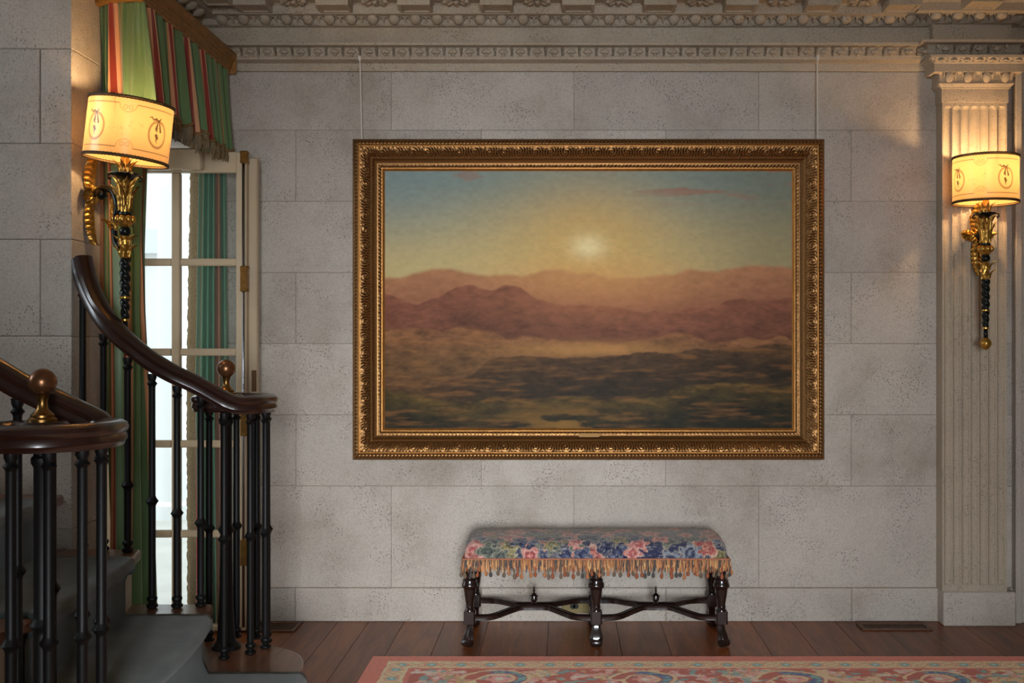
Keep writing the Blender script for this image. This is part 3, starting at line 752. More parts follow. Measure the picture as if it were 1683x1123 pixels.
# ------------------------------------------------------------------ wall outlet and floor registers
ox0, ox1, oz0, oz1 = X(923, 5.235), X(968, 5.235), Z(1008, 5.235), Z(985, 5.235)
ot = thing('wall_outlet', 'brass socket plate low on the stone wall behind the bench', 'outlet', ((ox0+ox1)/2, YW-.012, oz0))
opl = MB().box(ox0, ox1, YW-.018, YW-.012, oz0, oz1).build('plate', plain('brass_plate', (132, 116, 72), .55, .3), ot, bevel=.002)
for sx in (.30, .46):
    cx_ = ox0+.045+sx*.09; m = MB(); m.lathe([(.0001, 0), (.012, 0), (.013, .002), (.013, .004)], n=14); m.xform(Matrix.Translation((cx_-.02, YW-.0215, (oz0+oz1)/2)) @ Matrix.Rotation(PI/2, 4, 'X') @ Matrix.Scale(-1, 4, (0, 0, 1))); m.build('socket', M_IRON, opl)
M_REG = plain('bronze_register', (98, 66, 46), .45, .3, noise=.2, scale=50)
def register(x0, x1, y0, y1, label):
    t = thing('floor_register', label, 'floor vent', ((x0+x1)/2, (y0+y1)/2, 0)); w_ = .018
    m = MB().box(x0, x1, y0, y0+w_, 0, .008).box(x0, x1, y1-w_, y1, 0, .008).box(x0, x0+w_, y0+w_, y1-w_, 0, .008).box(x1-w_, x1, y0+w_, y1-w_, 0, .008)
    m.build('frame', M_REG, t, bevel=.0015)
    MB().box(x0+w_, x1-w_, y0+w_, y1-w_, 0, .0015).build('duct', M_IRON, t)
    n = int((x1-x0-2*w_)/.009); g = MB()
    for k in range(n): a = x0+w_+.009*k+.002; g.box(a, a+.004, y0+w_, y1-w_, .001, .005)
    g.build('grille', M_REG, t)
register(X(1406, 5.195), X(1519, 5.195), 5.075, 5.195, 'bronze floor vent by the foot of the wall beside the fluted pilaster')
register(-1.46, X(497, 5.205), 5.045, 5.205, 'bronze floor vent in the boards beside the open garden door')

# ------------------------------------------------------------------ rug
RX0, RX1, RY0, RY1 = -.792, 3.0, 1.2, 4.622
xg = np.linspace(RX0, RX1, 950)
yg = np.concatenate([np.linspace(RY0, 4.0, 200)[:-1], np.linspace(4.0, RY1, 150)])
XX, YY = np.meshgrid(xg, yg)
dl = np.minimum(XX-RX0, RX1-XX); db = np.minimum(RY1-YY, YY-RY0); d = np.minimum(dl, db)
sal = linv([186, 108, 88]); cream = linv([214, 184, 150]); rust = linv([162, 82, 62]); pink = linv([214, 150, 142]); blue = linv([72, 88, 128]); teal = linv([116, 152, 146]); 
lx = np.where(db < dl, XX, YY); 
jn = .006*(fbm(XX*40, YY*40, 3)-.5)*2
col = sal+0*np.stack([XX]*3, -1)
dd = d+jn
border = sst(.082, .086, dd)*sst(.176, .172, dd)
bc = mix(cream+0*col, linv([196, 150, 118]), .7*sst(.5, .62, fbm(XX*45, YY*45, 12)))
ph = (lx/.118) % 1-.5; fr = np.hypot(ph*.118, (d-.130))
bc = mix(bc, teal, sst(.022, .018, fr)); bc = mix(bc, linv([176, 196, 190]), sst(.010, .007, fr))
bc = mix(bc, linv([168, 104, 80]), .8*sst(.0035, .0015, np.abs(fr-.027))); bc = mix(bc, linv([150, 120, 80]), .7*sst(.005, .002, np.abs(np.abs(ph)*.118-.045-.01*np.sin(d*160))))
col = mix(col, bc, border); col = mix(col, linv([226, 200, 168]), sst(.004, .001, np.abs(dd-.086))); col = mix(col, linv([226, 200, 168]), sst(.004, .001, np.abs(dd-.172)))
fm = sst(.190, .196, dd)
P_ = .565; w1 = XX+.02*(fbm(XX*9, YY*9, 5)-.5)*2; w2 = YY+.02*(fbm(XX*9+5, YY*9, 6)-.5)*2
cxk = np.round((w1-.31)/P_)*P_+.31; cyk = np.round((w2-4.30)/P_)*P_+4.30
rx, ry = w1-cxk, w2-cyk; rr = np.hypot(rx, ry*1.15); th = np.arctan2(ry, rx)
fc = rust+0*col
n1 = fbm(w1*17, w2*17, 21, 3); n2 = fbm(w1*23, w2*23, 44, 3); n3 = fbm(w1*30, w2*30, 71, 3)
lv = .5+.5*np.sin(w1*70+14*fbm(w1*7, w2*7, 9)*2+40*w2)
fc = mix(fc, cream, sst(.52, .56, n1)*.95); fc = mix(fc, pink, sst(.55, .58, n2)); fc = mix(fc, linv([232, 190, 176]), sst(.64, .67, n2))
fc = mix(fc, teal, sst(.63, .66, n3)*.9); fc = mix(fc, linv([176, 140, 96]), .8*sst(.80, .9, lv)*sst(.45, .5, n1))
fc = mix(fc, rust, .9*sst(.012, .004, np.abs(n1-.50))); fc = mix(fc, rust, .85*sst(.008, .003, np.abs(n2-.55)))
sp_ = rr-(.085+.026*th/PI)
fc = mix(fc, cream, sst(.040, .036, np.abs(sp_))); fc = mix(fc, rust, sst(.026, .022, np.abs(sp_)))
blm = sst(.019, .015, np.abs(sp_-.002))*sst(-.3, .1, np.cos(th-.3)); fc = mix(fc, mix(blue+0*fc, teal, sst(.5, .6, fbm(XX*70, YY*70, 2))), blm)
fl_ = rr/(.042*(1+.25*np.cos(6*th))); fc = mix(fc, pink, sst(1.1, 1.0, fl_)); fc = mix(fc, linv([236, 200, 186]), sst(.5, .4, fl_))
col = mix(col, fc, fm); lum = col.mean(-1, keepdims=True); col = np.clip(lum+(col-lum)*1.2, .01, 1)*1.6; col = col*(.86+.28*vn(XX*600, YY*600, 9))[..., None]
hz = .011+.0015*(vn(XX*130, YY*130, 4)); edge = sst(0, .008, np.minimum(np.minimum(XX-RX0, RX1-XX), np.minimum(RY1-YY, YY-RY0))); hz = .002+hz*edge
rg = grid('rug', np.stack([XX, YY, hz], -1), M_RUG, None, col=col)
tag(rg, 'salmon, cream and blue floral rug lying on the floorboards in front of the bench', 'rug')

# ------------------------------------------------------------------ staircase
RS = .192
NOS = [-.90, -1.235, -1.485, -1.755, -2.04, -2.31, -2.58, -2.85, -3.12, -3.39]
SYN, SYF = 2.76, 3.945
AMP = [.02, .11, .09, .06, .03, .02, .01, 0, 0, 0, 0]
bow = lambda y, k: AMP[k]*np.clip(1-((np.asarray(y)-3.15)/.80)**2, 0, 1)
st = thing('staircase', 'curved-end wooden staircase climbing left in front of the stone wall', 'stairs', (-1.8, 3.4, 0))
# bullnose first step, rounded at both ends
def bull(dx, dy):
    pts = []
    for s_, cy_ in ((1, 3.76), (-1, 2.97)):
        seq = [PI*.5*k/12 for k in range(13)]
        q = [(-1.30+(.41+dx)*math.cos(a)**.8, cy_+s_*(.40+dy)*math.sin(a)**.8) for a in seq]
        pts += q[::-1] if s_ < 0 else q
        if s_ > 0: pts.append((-1.42, cy_+(.40+dy)))
        else: pts.insert(14, (-1.42, cy_-(.40+dy)))
    # order: far part from nosing to back, then near part back to nosing
    far = [(-1.30+(.41+dx)*math.cos(a)**.8, 3.76+(.40+dy)*math.sin(a)**.8) for a in [PI*.5*k/12 for k in range(13)]]+[(-1.40, 4.16+dy)]
    near = [(-1.40, 2.57-dy)]+[(-1.30+(.41+dx)*math.cos(a)**.8, 2.97-(.40+dy)*math.sin(a)**.8) for a in [PI*.5*k/12 for k in range(12, -1, -1)]]
    return far+near
MB().prism(bull(0, 0), RS-.036, RS).build('tread', M_TREAD, st, bevel=.008, seg=2)
MB().prism(bull(-.03, -.03), 0, RS-.036).build('riser', M_CREAM, st)
for k in range(1, 10):
    z = RS*(k+1); x1 = NOS[k]; x0 = (NOS[k+1] if k+1 < len(NOS) else -3.66)-.03; f = SYF
    yy = np.linspace(SYN, f, 15)
    MB().prism([(x1+float(bow(y, k)), y) for y in yy]+[(x0, f), (x0, SYN)], z-.036, z).build('tread', M_TREAD, st, bevel=.008, seg=2)
    yy = np.linspace(SYN+.025, f-.02, 15)
    MB().prism([(x1-.03+float(bow(y, k)), y) for y in yy]+[(x0, f-.02), (x0, SYN+.025)], 0 if k < 3 else z-RS*2.2, z-.036).build('riser', M_CREAM, st)
# runner
cr = thing('stair_runner', 'grey-green carpet runner laid down the middle of the wooden stairs', 'carpet', (-1.6, 3.35, 0))
pr = []
for k in range(9, -1, -1):
    z = RS*(k+1)+.013; xn = NOS[k]+.016; xr = NOS[k]-.030+.013; xb = (NOS[k+1]-.030+.016) if k < 9 else -3.7
    pr.append((xb, z, min(k+1, 9))); 
    for q in (.3, .6, .85): pr.append((xb+(xn-.03-xb)*q, z, k))
    for a in np.linspace(PI/2, -PI/2, 10): pr.append((xn-.026+.026*math.cos(a)+0, z-.026+.026*math.sin(a), k))
    zb = RS*k+.013+.004 if k else .004
    for q in (.12, .4, .7, 1): pr.append((xr+.0, (z-.055)+(zb-(z-.055))*q, k))
pr = np.array(pr); ys = np.concatenate([[2.955], np.linspace(2.96, 3.745, 24), [3.75]])
PX_, YY = np.meshgrid(pr[:, 0], ys); PZ_ = np.meshgrid(pr[:, 1], ys)[0].copy()
PZ_ += .002*(vn(PX_*30, YY*14, 3)-.5); PZ_[0] -= .012; PZ_[-1] -= .012
# nosings bow outwards a little in the middle of the first step
PX_ = PX_+np.stack([bow(ys, int(kk)) for kk in pr[:, 2]], 1)+np.where(PZ_ < RS+.02, .018, 0)
grid('pile', np.stack([PX_, YY, PZ_], -1), M_CARPET, cr)

# ------------------------------------------------------------------ railings
RP = [(-.032, .006), (-.034, .014), (-.030, .024), (-.018, .031), (0, .033), (.018, .031), (.030, .024), (.034, .014), (.032, .006), (.027, .001), (.030, -.006), (.031, -.016), (.026, -.021), (.024, -.030), (-.024, -.030), (-.026, -.021), (-.031, -.016), (-.030, -.006), (-.027, .001)]
BAL = {}
def baluster(parent, x, y, z0, z1, r=.0122):
    kz = z1-.44
    p = [(.012, z0), (.019, z0+.004), (.020, z0+.012), (.012, z0+.017), (.012, z0+.022), (.018, z0+.030), (.018, z0+.036), (.011, z0+.043), (r, z0+.055), (r, kz-.018), (.014, kz-.012), (.022, kz), (.014, kz+.012), (r*.95, kz+.018),
         (r*.9, z1-.045), (.013, z1-.040), (.018, z1-.034), (.013, z1-.028), (.011, z1-.024), (.015, z1-.014), (.016, z1)]
    return MB().lathe(p, x, y, 12).build('baluster', M_IRON, parent, angle=45)
def railing(label, N, s, main, endx, cat_group=None, zfun=None, bal=()):
    t = thing('stair_railing', label, 'railing', (N[0], N[1], 0), 'iron and mahogany stair railings')
    off = [(.085, .140), (.133, .10), (.150, .01), (.130, -.08), (.072, -.135), (-.003, -.15), (-.073, -.115), (-.103, -.05), (-.085, .012), (-.03, .02)]
    ring = [(N[0]+a, N[1]+s*b, 1.080) for a, b in off]
    path = catmull(main+ring, 8)
    MB().sweep(path, RP).build('handrail', M_RAIL, t, angle=35)
    MB().lathe([(.055, 1.050), (.060, 1.056), (.060, 1.070), (.055, 1.084), (.062, 1.092), (.062, 1.104), (.054, 1.112)], N[0], N[1], 28).build('newel_cap', M_RAIL, t, angle=35)
    nw = MB().lathe([(.052, RS), (.052, RS+.010), (.046, RS+.018), (.040, RS+.022), (.034, RS+.030), (.031, RS+.06), (.026, RS+.14), (.023, RS+.24), (.021, .60), (.021, .607), (.030, .622), (.021, .637), (.020, .64), (.020, 1.0), (.026, 1.012), (.026, 1.024), (.020, 1.03), (.022, 1.05)], N[0], N[1], 18).build('newel_post', M_IRON, t, angle=40)
    fb = MB().lathe([(.034, 1.112), (.034, 1.117), (.028, 1.122), (.028, 1.127), (.022, 1.132), (.013, 1.142), (.011, 1.158), (.0145, 1.172), (.017, 1.176)], N[0], N[1], 20).build('finial_stem', M_BRASS, t, angle=40)
    bl = MB(); ell(bl, (N[0], N[1], 1.206), (.033, .033, .033), 24, 14); bl.build('finial_ball', M_BALL, fb, smooth=True)
    for a, b in [(-.09, -.09), (-.005, -.145), (.075, -.13), (.128, -.075), (.142, .0), (.110, .08), (.035, .140)]:
        baluster(t, N[0]+a, N[1]+s*b, RS, 1.052, .0128)
    for x, y in bal:
        k = sum(1 for q in NOS if x < q-.005)
        z = RS*k; zz_ = zfun(x)
        baluster(t, x, y, z, zz_)
    return t
YF = 3.90
fp = [(133, 424), (137, 444), (143, 465), (153, 490), (167, 515), (185, 538), (210, 563), (245, 591), (285, 615), (325, 634), (365, 648)]
yf = lambda a: float(np.interp(a, [133, 145, 170, 200, 290, 330, 365], [3.972, 3.955, 3.91, 3.885, 3.885, 3.905, 3.925]))
fm_ = [(X(a, yf(a)), yf(a), Z(b, yf(a))) for a, b in fp]
fm_[-1] = (fm_[-1][0], 3.925, 1.102)
fz = lambda x: float(np.interp(x, [p[0] for p in fm_], [p[2] for p in fm_]))-.03-.012*min(3, max(0, (-1.3-x)*9))
railing('farther stair railing with iron balusters, ending at the stone wall corner', (-1.226, 4.078), -1, fm_, 0, zfun=fz,
        bal=[(X(p, yf(p)), yf(p)) for p in (330, 291, 250, 210, 170, 136)])
YR = 2.86
nmn = [(-3.3, YR, 1.226+(3.3-1.435)*.67), (-2.4, YR, 1.226+(2.4-1.435)*.66), (-1.8, YR, 1.226+(1.8-1.435)*.62), (-1.435, YR, 1.222), (-1.342, YR, 1.172), (-1.25, YR, 1.128), (-1.19, YR, 1.098)]
nz_ = lambda x: float(np.interp(x, [p[0] for p in nmn], [p[2] for p in nmn]))-.038
railing('nearer stair railing with large brass ball, at the left edge of the photo', (-1.257, 2.71), 1, nmn, 0, zfun=nz_,
        bal=[(-1.303-.087*k, YR) for k in range(20)])

# ------------------------------------------------------------------ garden door (open leaf) and exterior
YD0, YD1 = 5.03, 5.07
zD = lambda py: Z(py, YD0+.01)
dr = struct(empty('door_1', (X(300, YD0), YD0, 0)))
xr0, xr1 = X(388, YD0), X(405, YD0); xm0, xm1 = X(281, YD0), X(295, YD0)
xl1 = xm0-.254; xl0 = xl1-.05
rows_z = [zD(1028), zD(884), zD(872), zD(736), zD(724), zD(585), zD(573), zD(437), zD(425), zD(284)]
for a, b in ((xl0, xl1), (xr0, xr1)): MB().box(a, b, YD0, YD1, .01, zD(250)).build('stile', M_PAINT, dr, bevel=.004)
MB().box(xl1, xr0, YD0, YD1, rows_z[-1], zD(250)).build('top_rail', M_PAINT, dr, bevel=.004)
MB().box(xl1, xr0, YD0, YD1, .01, rows_z[0]).build('bottom_rail', M_PAINT, dr, bevel=.004)
MB().box(xm0, xm1, YD0+.004, YD1-.004, rows_z[0], rows_z[-1]).build('muntin', M_PAINT, dr, bevel=.005)
for k in range(4):
    for a, b in ((xl1, xm0), (xm1, xr0)):
        MB().box(a, b, YD0+.005, YD1-.005, rows_z[1+2*k], rows_z[2+2*k]).build('muntin', M_PAINT, dr, bevel=.005)
zr = [rows_z[0], *rows_z[1:9], rows_z[9]]
for k in range(5):
    for a, b in ((xl1, xm0), (xm1, xr0)):
        MB().box(a, b, YD0+.018, YD0+.022, zr[2*k], zr[2*k+1]).build('pane', M_GLASS, dr)
MB().box(xr1, X(424, 5.07), 5.055, 5.10, .01, zD(258)).build('astragal', M_PAINT, dr, bevel=.006)
M_STEEL = plain('bolt_steel', (150, 152, 158), .22, 1)
rod_ = MB().tube([(X(400, YD0-.012), YD0-.012, .03), (X(400, YD0-.012), YD0-.012, 1.1), (X(400, YD0-.012), YD0-.012, zD(252))], .0065, 10, up=Vector((1, 0, 0))).build('bolt_rod', M_STEEL, dr, smooth=True)
for y0, y1 in ((250, 270), (438, 480), (675, 716), (886, 928)):
    m = MB().box(X(394, 5.0), X(406, 5.0), YD0-.026, YD0, zD(y1), zD(y0)); m.box(X(393, 5.0), X(407, 5.0), YD0-.020, YD0, zD(y0+5), zD(y0+1)).box(X(393, 5.0), X(407, 5.0), YD0-.020, YD0, zD(y1-1), zD(y1-5)); m.build('bolt_guide', M_BRASS, rod_, bevel=.002)
MB().box(X(414, 5.05), X(421, 5.05), 5.045, 5.056, zD(644), zD(609)).build('strike_plate', plain('dull_bronze', (94, 66, 40), .5, .5), dr, bevel=.001)
MB().box(-1.85, X(334, 5.0), 4.975, 5.028, zD(282), zD(247)).build('head_stop', M_PAINT, dr, bevel=.008)
MB().box(XL-.17, XL+.012, YO-.004, YO+.03, 0, 2.2).build('jamb', plain('brown_casing', (122, 84, 58), .5), dr)
# terrace outside
terr = struct(MB().box(-9, XL-.2, YO, 12, -.25, -.06).build('ground_terrace', plain('pale_terrace', (190, 188, 180), .8, noise=.1, scale=3)))
pw = struct(MB().box(-9, -1.2, 9.6, 9.8, -.06, 3.4).build('wall_porch', plain('white_render', (232, 232, 228), .8)))
for a in (-4.5, -3.75, -3.35, -2.75, -2.35): MB().box(a, a+.12, 9.52, 9.6, -.06, 3.2).build('pilaster_strip', plain('white_trim', (214, 218, 220), .7), pw)
MB().box(-9, -1.2, 9.5, 9.6, 2.05, 2.25).build('lintel', plain('pale_trim', (206, 210, 214), .7), pw)
pc = MB().lathe([(.16, -.06), (.16, .05), (.13, .08), (.12, 2.4), (.15, 2.45), (.15, 2.6)], -3.02, 8.7, 24).build('porch_column', plain('white_paint', (226, 228, 226), .6), angle=40)
tag(pc, 'white porch column outside, seen through the glass door', 'column')

# ------------------------------------------------------------------ curtains and valance
def cloth(name, pathf, s0, s1, n, z0, z1, nz_, mat, parent, period, ph=0, thick=False, zfn=None):
    s = np.linspace(s0, s1, n); zt = np.linspace(0, 1, nz_)
    V = np.zeros((nz_, n, 3)); UV = np.zeros((nz_, n, 2))
    for i, t in enumerate(zt):
        V[i] = pathf(s, t); UV[i, :, 0] = s/period+ph; UV[i, :, 1] = t
    return grid(name, V, mat, parent, uv=UV)
cu = thing('curtain', 'long green silk curtain with red stripes hanging beside the stone wall corner', 'curtain', (-1.68, 4.35, 0), 'striped silk curtains')
def cpath(s, t):
    # s in cloth metres 0..1.5, t 0 bottom 1 top
    f = s/1.5; yend = np.interp(t, [0, .45, .62, .72, .85, 1], [4.60, 4.50, 4.445, 4.44, 4.47, 4.50])
    y = 4.18+(yend-4.18)*f+.010*np.sin(s*19+1.5*t)
    amp = .020+.012*np.sin(PI*t)
    x = -1.700+.028*np.clip(f*5, 0, 1)+amp*np.clip(.2+f*5, 0, 1)*np.sin(s*2*PI/.215+.6*np.sin(3*t+s*2))+.010*np.sin(s*11+t*4)
    z = .01+2.30*t
    return np.stack([x, y, z+0*s], -1)
d1 = cloth('drape', cpath, 0, 1.5, 220, 0, 0, 50, M_SILK, cu, .37, .62)
# fringed braid along the leading edge
V = []
zt = np.linspace(.40, 1, 160)
for t in zt:
    p = cpath(np.array([1.5]), t)[0]; wv = .004*math.sin(t*300)+.006*vn(t*90, 1.0, 3)
    V.append([[p[0]+.012, p[1]-.050, p[2]], [p[0]+.022, p[1]-.02, p[2]], [p[0]+.016, p[1]+.006+wv, p[2]]])
grid('braid', np.array(V), M_TRIM, d1)
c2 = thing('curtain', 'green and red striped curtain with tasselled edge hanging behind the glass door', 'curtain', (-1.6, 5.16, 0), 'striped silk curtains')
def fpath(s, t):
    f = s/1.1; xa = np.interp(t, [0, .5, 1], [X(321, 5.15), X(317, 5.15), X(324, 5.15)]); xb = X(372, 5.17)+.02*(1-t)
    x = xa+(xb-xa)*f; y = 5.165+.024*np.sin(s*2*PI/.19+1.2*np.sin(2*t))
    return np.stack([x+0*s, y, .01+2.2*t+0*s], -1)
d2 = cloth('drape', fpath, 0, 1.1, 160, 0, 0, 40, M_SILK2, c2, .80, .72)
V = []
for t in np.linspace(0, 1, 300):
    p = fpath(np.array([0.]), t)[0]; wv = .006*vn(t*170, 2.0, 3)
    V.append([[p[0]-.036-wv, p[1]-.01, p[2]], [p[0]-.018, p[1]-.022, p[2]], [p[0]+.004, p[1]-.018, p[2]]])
grid('braid', np.array(V), plain('daylit_braid', (150, 126, 88), .8, noise=.5, scale=240, bmp=.8), d2)  # lighter version of the gold-brown braid, daylight painted into its colour

va = thing('valance', 'gathered green silk valance with red stripes and fringe under a gilt pelmet', 'valance', (-1.6, 4.6, 2.1))
l1 = .195; VL = l1+1.108; VZ0, VZ1 = 2.175, 2.545
def vpath(s, t):
    f = s/2.6*VL; nrm = np.where(f < l1, 0, 1)
    x = np.interp(f, [0, .085, l1, l1+2], [-1.722, -1.665, -1.545, -1.545]); y = np.interp(f, [0, .085, l1, l1+1.108], [4.175, 4.118, 4.108, 5.19])
    ox = np.where(f < l1, -.55, 0)+np.where(f < l1, 0, 1.); ox = np.where(f < l1, .1, 1.); oy = np.where(f < l1, 1., 0)
    bl = np.clip(1-np.abs(f-l1)/.03, 0, 1)
    a = (.008+.020*(1-t)**.8)
    w_ = np.sin(s*2*PI/.19+1.3*np.sin(s*3.1)+.5*np.sin(s*9))*a*(1+.3*np.sin(s*5))+(1-t)*.022+.003*np.sin(s*150)*t
    w_ = w_*np.where(y > 5.12, .6, 1)
    z = VZ0+(VZ1+.0-VZ0)*t-(1-t)*.03*np.abs(np.sin(s*2*PI/.62))
    z = z-(1-t)*.0*np.where(f < l1, .1, 0)
    y2 = np.minimum(y+oy*np.abs(w_), 5.235)
    return np.stack([x+ox*w_, y2, z], -1)
d3 = cloth('fabric', vpath, 0, 2.6, 520, 0, 0, 24, M_SILK, va, .40, .3)
# bullion fringe under it
V = []; fr = MB()
for k in range(420):
    s_ = 2.6*k/420; p = vpath(np.array([s_]), 0.0)[0]; L = .040+.012*((k*37) % 5)/5
    fr.tube([(p[0], p[1], p[2]+.004), (p[0]+.004, p[1], p[2]-L*.5), (p[0]+.001, p[1]+.002, p[2]-L)], .0019, 4, up=Vector((0, 1, 0)))
o = fr.build('fringe', M_FRINGE, d3); o['kind'] = 'stuff'
hb = MB(); pts = [tuple(vpath(np.array([2.6*k/300]), 0.02)[0]+np.array([.004, -.002, 0])) for k in range(301)]
hb.tube(pts, .006, 6).build('braid', M_TRIM, d3, smooth=True)
pp = [(0, 2.538), (.022, 2.540), (.026, 2.546), (.026, 2.556), (.032, 2.560), (.032, 2.572), (.038, 2.576), (.038, 2.588), (.046, 2.592), (.048, 2.604), (.054, 2.608), (.054, 2.622), (0, 2.624)]
wsweep(MB(), [(-1.728, 4.18), (-1.67, 4.125), (-1.565, 4.105), (-1.565, 5.192)], [(p, z+.007) for p, z in pp]).build('pelmet', M_PELMET, va, angle=30)
MB().prism([(-1.728, 4.20), (-1.67, 4.14), (-1.565, 4.12), (-1.565, 5.192), (-1.728, 5.192)], 2.60, 2.62).box(-1.728, -1.514, 5.188, 5.192, 2.54, 2.62).build('pelmet_board', M_PELMET, va)

# ------------------------------------------------------------------ wall lights
def acanthus(mb, L, W, M, curl=.3, n=14, lobes=6):
    """ribbed, lobed leaf lying in the local XZ plane, tip up +Z, bulging to -Y"""
    vs = []; fs = []; m_ = 9
    for i in range(n*2+1):
        t = i/(n*2); wd = W*(math.sin(PI*min(1, t*.93+.07))**.75)*(1-.28*abs(math.sin(PI*lobes*t)))*(1-.35*t)
        for j in range(m_):
            q = -1+2*j/(m_-1); x = q*wd/2; y = -(.012+.20*W*(1-q*q))-.10*W*math.cos(q*PI*3)*.5-curl*W*t*t*t*1.2+.05*W*abs(math.sin(PI*lobes*t))*abs(q)
            z = L*t+abs(q)*W*.16*(1-t)
            vs.append(M @ Vector((x, y*1.0, z)))
    for i in range(n*2):
        for j in range(m_-1): a = i*m_+j; fs.append((a, a+1, a+1+m_, a+m_))
    mb.add(vs, fs); return mb

def shade_colors(th, z, H, R):
    """drawn ornament on the parchment; th angle, z 0..H"""
    base = linv([204, 166, 112]); col = base+0*np.stack([th]*3, -1)
    s = th*R; ink = linv([34, 18, 8]); lk = np.zeros(th.shape)
    def line(mask): nonlocal lk; lk = np.maximum(lk, mask)
    q = PI/2; tc = (th+PI/4) % q-q/2       # cartouche coordinate: 0 between medallions
    md = th % q-q/2*0; mdl = ((th+q/2) % q)-q/2  # 0 at medallion centre
    sc = ((mdl+q/2+q/2) % q)-q/2; sc = ((th) % q)-q/2; ss_ = sc*R; sm = mdl*R
    g = lambda d_, w_: np.clip(1-np.abs(d_)/(w_*1.35), 0, 1)**.5
    out = np.abs(ss_) > .028
    line(g(z-.030, .0016)*out); line(g(z-(H-.026), .0016)*out)
    for zc, sg in ((.030, 1), (H-.026, -1)):
        d_ = np.hypot(ss_, (z-zc-0)*sg-.0)-.028; line(g(d_, .0011)*((z-zc)*sg > 0)*.6)
        for s2 in (-1, 1):
            rr_ = np.hypot(ss_-s2*.009, (z-zc)*sg-.012); line(g(rr_-.0065, .0011)*.6)
    # wreath ring
    zc = H*.46; rr_ = np.hypot(sm/.035, (z-zc)/.045); wob = .03*np.sin(np.arctan2(z-zc, sm)*46)
    line(g((rr_-1+wob)*.035, .0032)*.85)
    # ribbon bow and tails
    def seg(x0, y0, x1, y1, w0, w1):
        dx, dy = x1-x0, y1-y0; L2 = dx*dx+dy*dy; t = np.clip(((sm-x0)*dx+(z-y0)*dy)/L2, 0, 1)
        d_ = np.hypot(sm-x0-t*dx, z-y0-t*dy); line((d_ < 1.35*(w0+(w1-w0)*t)+.0003)*1.0)
    yb = zc+.046
    for a, b, c, d_, w0, w1 in ((-.002, yb, -.008, zc+.018, .001, .0035), (.002, yb, .011, zc+.012, .001, .003), (-.008, zc+.018, -.004, zc+.010, .003, .001), (.011, zc+.012, .014, zc+.016, .002, .001),
                         (-.006, zc-.004, -.002, zc-.012, .004, .004), (-.002, zc-.012, -.005, zc-.022, .003, .0008), (-.005, zc-.022, -.001, zc-.03, .0008, .0006),
                         (-.001, yb, -.012, yb+.006, .001, .003), (-.012, yb+.006, -.022, yb+.001, .002, .0015), (-.022, yb+.001, -.030, yb+.010, .0015, .001), (-.030, yb+.010, -.036, yb+.007, .001, .0008),
                         (.002, yb, .008, yb+.010, .001, .0012), (-.004, yb+.002, .004, yb+.004, .002, .002)): seg(a, b, c, d_, w0, w1)
    # scattered specks between the medallions
    sp = (vn(th*70, z*420, 6) > .86)*(np.abs(z-H*.48-.015*np.sin(ss_*60)) < .02)*(np.abs(ss_) < .055)*(np.abs(ss_) > .008)
    line(sp*.55)
    return mix(col, ink, np.clip(lk, 0, 1)*.9)

